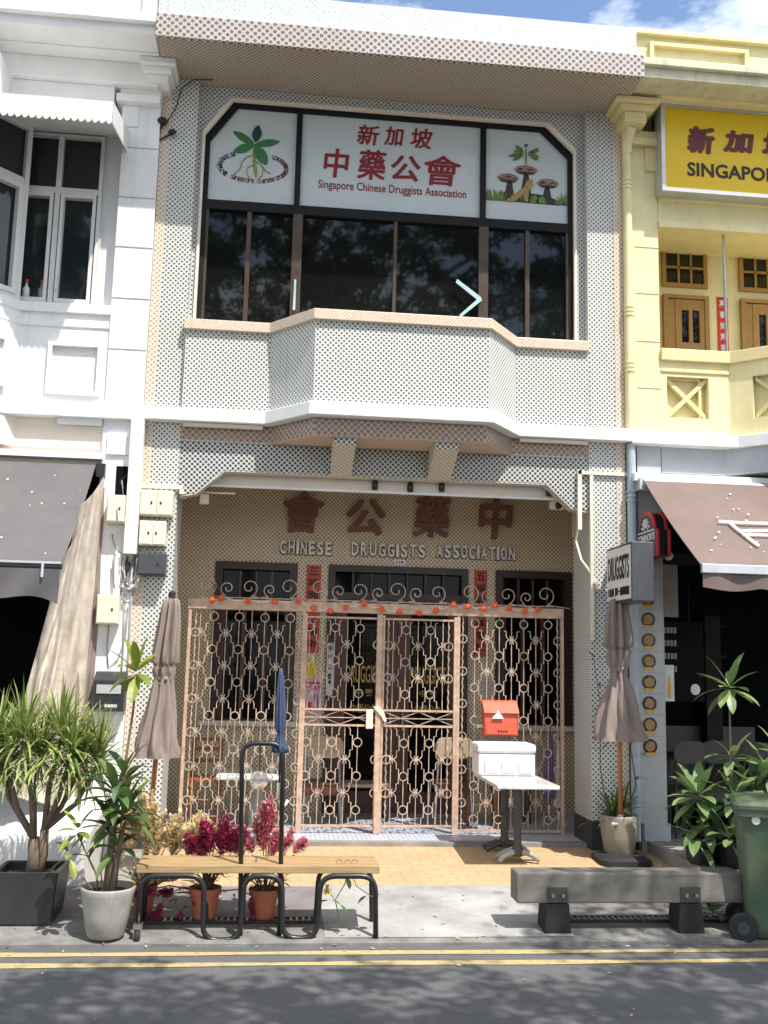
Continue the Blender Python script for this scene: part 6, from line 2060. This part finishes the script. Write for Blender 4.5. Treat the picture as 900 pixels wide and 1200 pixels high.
# yellow flower sprig trailing from the end of the bench
random.seed(2)
fl = thing('yellow_flower_sprig', 'trailing green sprig with one yellow flower hanging at the right end of the bench', 'flower', (-.55, -2.28, .30))
b = MB(); b.tube([(-.47, -2.25, .46), (-.48, -2.28, .38), (-.55, -2.3, .27), (-.61, -2.3, .34)], .004, 5); b.tube([(-.44, -2.25, .46), (-.40, -2.28, .36), (-.27, -2.3, .28)], .003, 5); b.tube([(-.55, -2.3, .27), (-.52, -2.3, .16), (-.53, -2.29, .02)], .004, 5)
b.build('stem', 'green_stem', fl)
b = MB()
for p, d in (((-.57, -2.3, .27), (1, -.2, -.5)), ((-.60, -2.3, .27), (-1, -.2, -.2)), ((-.30, -2.3, .29), (1, -.2, .4)), ((-.33, -2.3, .30), (-.8, -.2, -.6)), ((-.47, -2.28, .42), (.3, -.3, -1)), ((-.52, -2.3, .24), (.9, -.3, -.7))):
    b.leaf(p, d, .085, .05, .5, 4, .2)
b.build('leaves', 'leaf_shop', fl)
b = MB()
for k in range(14):
    a = 2 * pi * k / 14
    b.leaf((-.61, -2.315, .345), (cos(a), -.25, sin(a)), .048, .017, .1, 3, .1)
b.build('petals', 'petal', fl)
b = MB(); b.ball((-.61, -2.322, .345), .013, 8, 5); b.build('flower_centre', 'food_label', fl)

# beige pot with grassy plant beside the right pillar
random.seed(31)
t = thing('grassy_pot_plant', 'round beige pot with long thin green leaves behind the brown parasol pole', 'potted plant', (2.22, -.02, .15))
b = MB(); b.lathe([(.11, 0), (.135, .03), (.165, .22), (.175, .36), (.172, .385), (.155, .38), (.15, .32), (.01, .32)], (2.23, -.175, .20), 32, cap=False); b.build('pot', 'beige_pot', t, smooth=True)
t.location = (2.20, -.16, .15)
b = MB(); b.lathe([(.004, .345), (.15, .335)], (2.23, -.175, .20), 18, cap=False); b.build('soil', 'soil', t)
b = MB()
rosette(b, (2.20, -.12, .50), .36, .022, 40, (.1, 1.4), (.5, 1.8), .3)
rosette(b, (2.30, -.10, .60), .30, .024, 16, (.1, 1.4), (.5, 1.8), .3)
b.build('foliage', 'leaf_corn', t)
b = MB(); branch(b, [(2.28, -.15, .5), (2.40, -.18, .85), (2.36, -.16, 1.2), (2.42, -.16, 1.5)], .009, .004, 5); branch(b, [(2.16, -.12, .5), (2.08, -.1, 1.0), (2.10, -.06, 1.6), (2.04, -.05, 2.05)], .007, .003, 5); b.build('stem', 'green_stem', t)
b = MB()
for c in ((2.40, -.18, .9), (2.37, -.16, 1.1), (2.36, -.16, 1.28), (2.40, -.16, 1.45), (2.09, -.1, 1.15), (2.09, -.06, 1.5), (2.10, -.06, 1.75), (2.05, -.05, 2.0), (2.05, -.05, 2.03)):
    for k in range(2):
        a = random.uniform(0, 6.28)
        b.leaf(c, (cos(a), sin(a) * .5 - .2, random.uniform(0, .8)), random.uniform(.12, .22), .022, 1.3, 5, .2, .35)
b.build('long_leaves', 'leaf_corn', t)

# broad leaved plants at the right shop
def shop_plant(label, x, y, g, tufts, seed, pot=True, mat='leaf_shop'):
    random.seed(seed)
    t = thing('broad_leaved_plant', label, 'potted plant', (x, y, g), 'broad leaved plants in front of the right shop')
    if pot:
        b = MB(); b.lathe([(.10, 0), (.12, .02), (.15, .20), (.16, .22), (.145, .22), (.14, .18), (.01, .18)], (x, y, g), 24, cap=False); b.build('pot', 'planter_black', t, smooth=True)
    bs, bl = MB(), MB()
    for dx, dy, z, L, W, n in tufts:
        p0 = V((x + dx * .25, y + dy * .25, g + .15)); p1 = V((x + dx, y + dy, z))
        branch(bs, [p0, p0.lerp(p1, .5) + V((random.uniform(-.03, .03), 0, 0)), p1], .012, .008, 6)
        rosette(bl, p1, L, W * 1.45, n, (-.75, 1.15), (.4, 1.2), .5, seg=6, fold=.12)
    bs.build('stem', 'bark', t, smooth=True)
    bl.build('foliage', mat, t)
    return t
shop_plant('tall thin stemmed plant with one tuft of long leaves against the dark shop', 2.90, -1.16, .30, [(.03, 0, 1.76, .30, .062, 16), (.06, .05, 1.15, .24, .06, 10)], 5)
shop_plant('low wide leaved plant nearest the menu pillar', 2.66, -1.12, .30, [(-.02, 0, .82, .36, .07, 20), (.06, 0, .62, .32, .065, 18), (-.06, -.05, .50, .28, .06, 12)], 6)
shop_plant('leafy plant just left of the green bin', 2.92, -1.30, .30, [(.0, .05, .84, .32, .06, 16), (.10, -.05, .62, .28, .06, 16), (-.1, -.05, .52, .26, .055, 12), (.05, -.08, .44, .24, .05, 10)], 7)
shop_plant('broad leaved plant behind the green bin at the right edge', 3.26, -1.22, .30, [(.0, 0, 1.02, .38, .075, 20), (.15, .1, 1.16, .34, .07, 14), (-.14, 0, .90, .32, .065, 14), (-.05, -.1, .7, .3, .06, 12)], 8)
random.seed(19)
t = thing('weedy_seedling', 'small green weed growing at the foot of the timber bench beside the bin', 'plant', (2.33, -2.05, gz(-2.05)))
b = MB(); rosette(b, (2.33, -2.06, .10), .13, .05, 16, (.0, 1.2), (.3, 1.0), .5); b.build('leaves', 'leaf_shop', t)
b = MB(); b.tube([(2.33, -2.06, .05), (2.33, -2.06, .15)], .005, 5); b.build('stem', 'green_stem', t)

# ------------------------------------------------------------------ trees across the road (they shade the street)
def tree(label, x, y, h, blobs, nleaf, seed, lsize=(.07, .13)):
    random.seed(seed)
    t = thing('street_tree', label, 'tree', (x, y, 0), 'street trees across the road')
    b = MB()
    branch(b, [(x, y, -.05), (x + .05, y, h * .35), (x - .05, y + .1, h * .62)], .24, .16, 10)
    for bx, by, bz, br in blobs:
        branch(b, [(x - .03, y + .05, h * .45), V((x, y, h * .55)).lerp(V((bx, by, bz)), .5) + V((0, 0, .3)), (bx, by, bz)], .11, .03, 6)
    b.build('trunk', 'bark', t, smooth=True)
    b = MB()
    tot = sum(r ** 2.4 for *_, r in blobs)
    for bx, by, bz, br in blobs:
        k = int(nleaf * br ** 2.4 / tot)
        clumps = []
        for c in range(int(26 * br)):
            d = V((random.gauss(0, 1), random.gauss(0, 1), random.gauss(0, .6)))
            d = d.normalized() * br * random.uniform(.25, 1.0) ** .6
            clumps.append((V((bx, by, bz)) + V((d.x, d.y, d.z * .55)), random.uniform(.18, .42)))
        for q_ in range(k):
            c, cr = random.choice(clumps)
            p = c + V((random.gauss(0, .5), random.gauss(0, .5), random.gauss(0, .38))) * cr
            d = V((random.gauss(0, 1), random.gauss(0, 1), random.gauss(-.2, .5)))
            L = random.uniform(*lsize)
            b.cur = random.random()
            sd_ = d.cross(V((0, 0, 1))).normalized() if d.cross(V((0, 0, 1))).length > .01 else V((1, 0, 0))
            d.normalize()
            b.add([p, p + d * L * .5 + sd_ * L * .26, p + d * L, p + d * L * .5 - sd_ * L * .26], [(0, 1, 2, 3)])
    b.build('crown', 'leaf_tree', t)
    return t
tree('big leafy street tree whose boughs shade the road, straight across from the shophouse', .8, -12.2, 8.5,
     [(-2.2, -8.8, 7.6, 1.9), (.6, -8.5, 7.8, 2.0), (3.0, -8.6, 7.4, 1.8), (-4.4, -9.2, 7.4, 1.7), (-.8, -10.8, 8.6, 2.1), (2.2, -11.2, 8.8, 2.1), (.5, -13.2, 9.2, 2.2), (-1.2, -7.6, 6.9, 1.3), (1.9, -7.4, 7.0, 1.3), (-3.4, -7.7, 6.8, 1.2), (.3, -6.9, 7.2, .8)], 40000, 77)
tree('leafy street tree to the right whose branches reach towards the yellow house', 6.2, -6.8, 8.0,
     [(4.2, -5.7, 7.2, 1.15), (6.4, -6.4, 8.0, 1.7), (4.8, -7.2, 7.6, 1.6), (6.6, -8.2, 8.6, 1.7)], 13000, 78)
tree('leafy street tree to the left across the road', -6.5, -12.0, 8.5,
     [(-6.4, -9.4, 7.8, 1.9), (-7.6, -11.2, 8.6, 2.1), (-5.2, -11.6, 8.8, 2.0), (-8.6, -9.2, 7.6, 1.7)], 14000, 79)

tree('tallest dense street tree across the road, reflected in the upper windows', -2.0, -16.5, 15,
     [(-2.0, -15.0, 11.5, 2.8), (1.8, -15.5, 12.0, 2.8), (-5.4, -15.5, 12.0, 2.8), (5.0, -15.0, 11.5, 2.6), (-.2, -16.0, 14.5, 2.8), (3.4, -16.5, 15.0, 2.6), (-4.0, -16.5, 15.2, 2.7), (8.0, -15.5, 12.5, 2.6), (7.0, -16.5, 15.5, 2.5), (-8.5, -15.5, 12.5, 2.8), (.5, -17.0, 17.5, 2.6)], 46000, 80, (.16, .30))

# ------------------------------------------------------------------ litter on the road
random.seed(40)
b = MB()
for k in range(230):
    x = random.uniform(-4, 4); y = random.choice((random.uniform(-5.2, -2.5), random.gauss(-2.42, .12), random.uniform(-2.4, -1.3)))
    z = (gz(y) if y > -2.45 else 0) + .008
    s_ = random.uniform(.008, .026); a = random.uniform(0, 6.28)
    b.cur = random.random()
    c_, d_ = cos(a) * s_, sin(a) * s_
    b.add([(x - c_, y - d_, z), (x + d_ * .4, y - c_ * .4, z + .004), (x + c_, y + d_, z + random.uniform(0, .008)), (x - d_ * .4, y + c_ * .4, z + .003)], [(0, 1, 2, 3)])
o = b.build('fallen_leaves', 'litter')
tag(o, 'scattered small dry leaves and scraps on the road and pavement edge', 'leaf litter', kind='stuff')
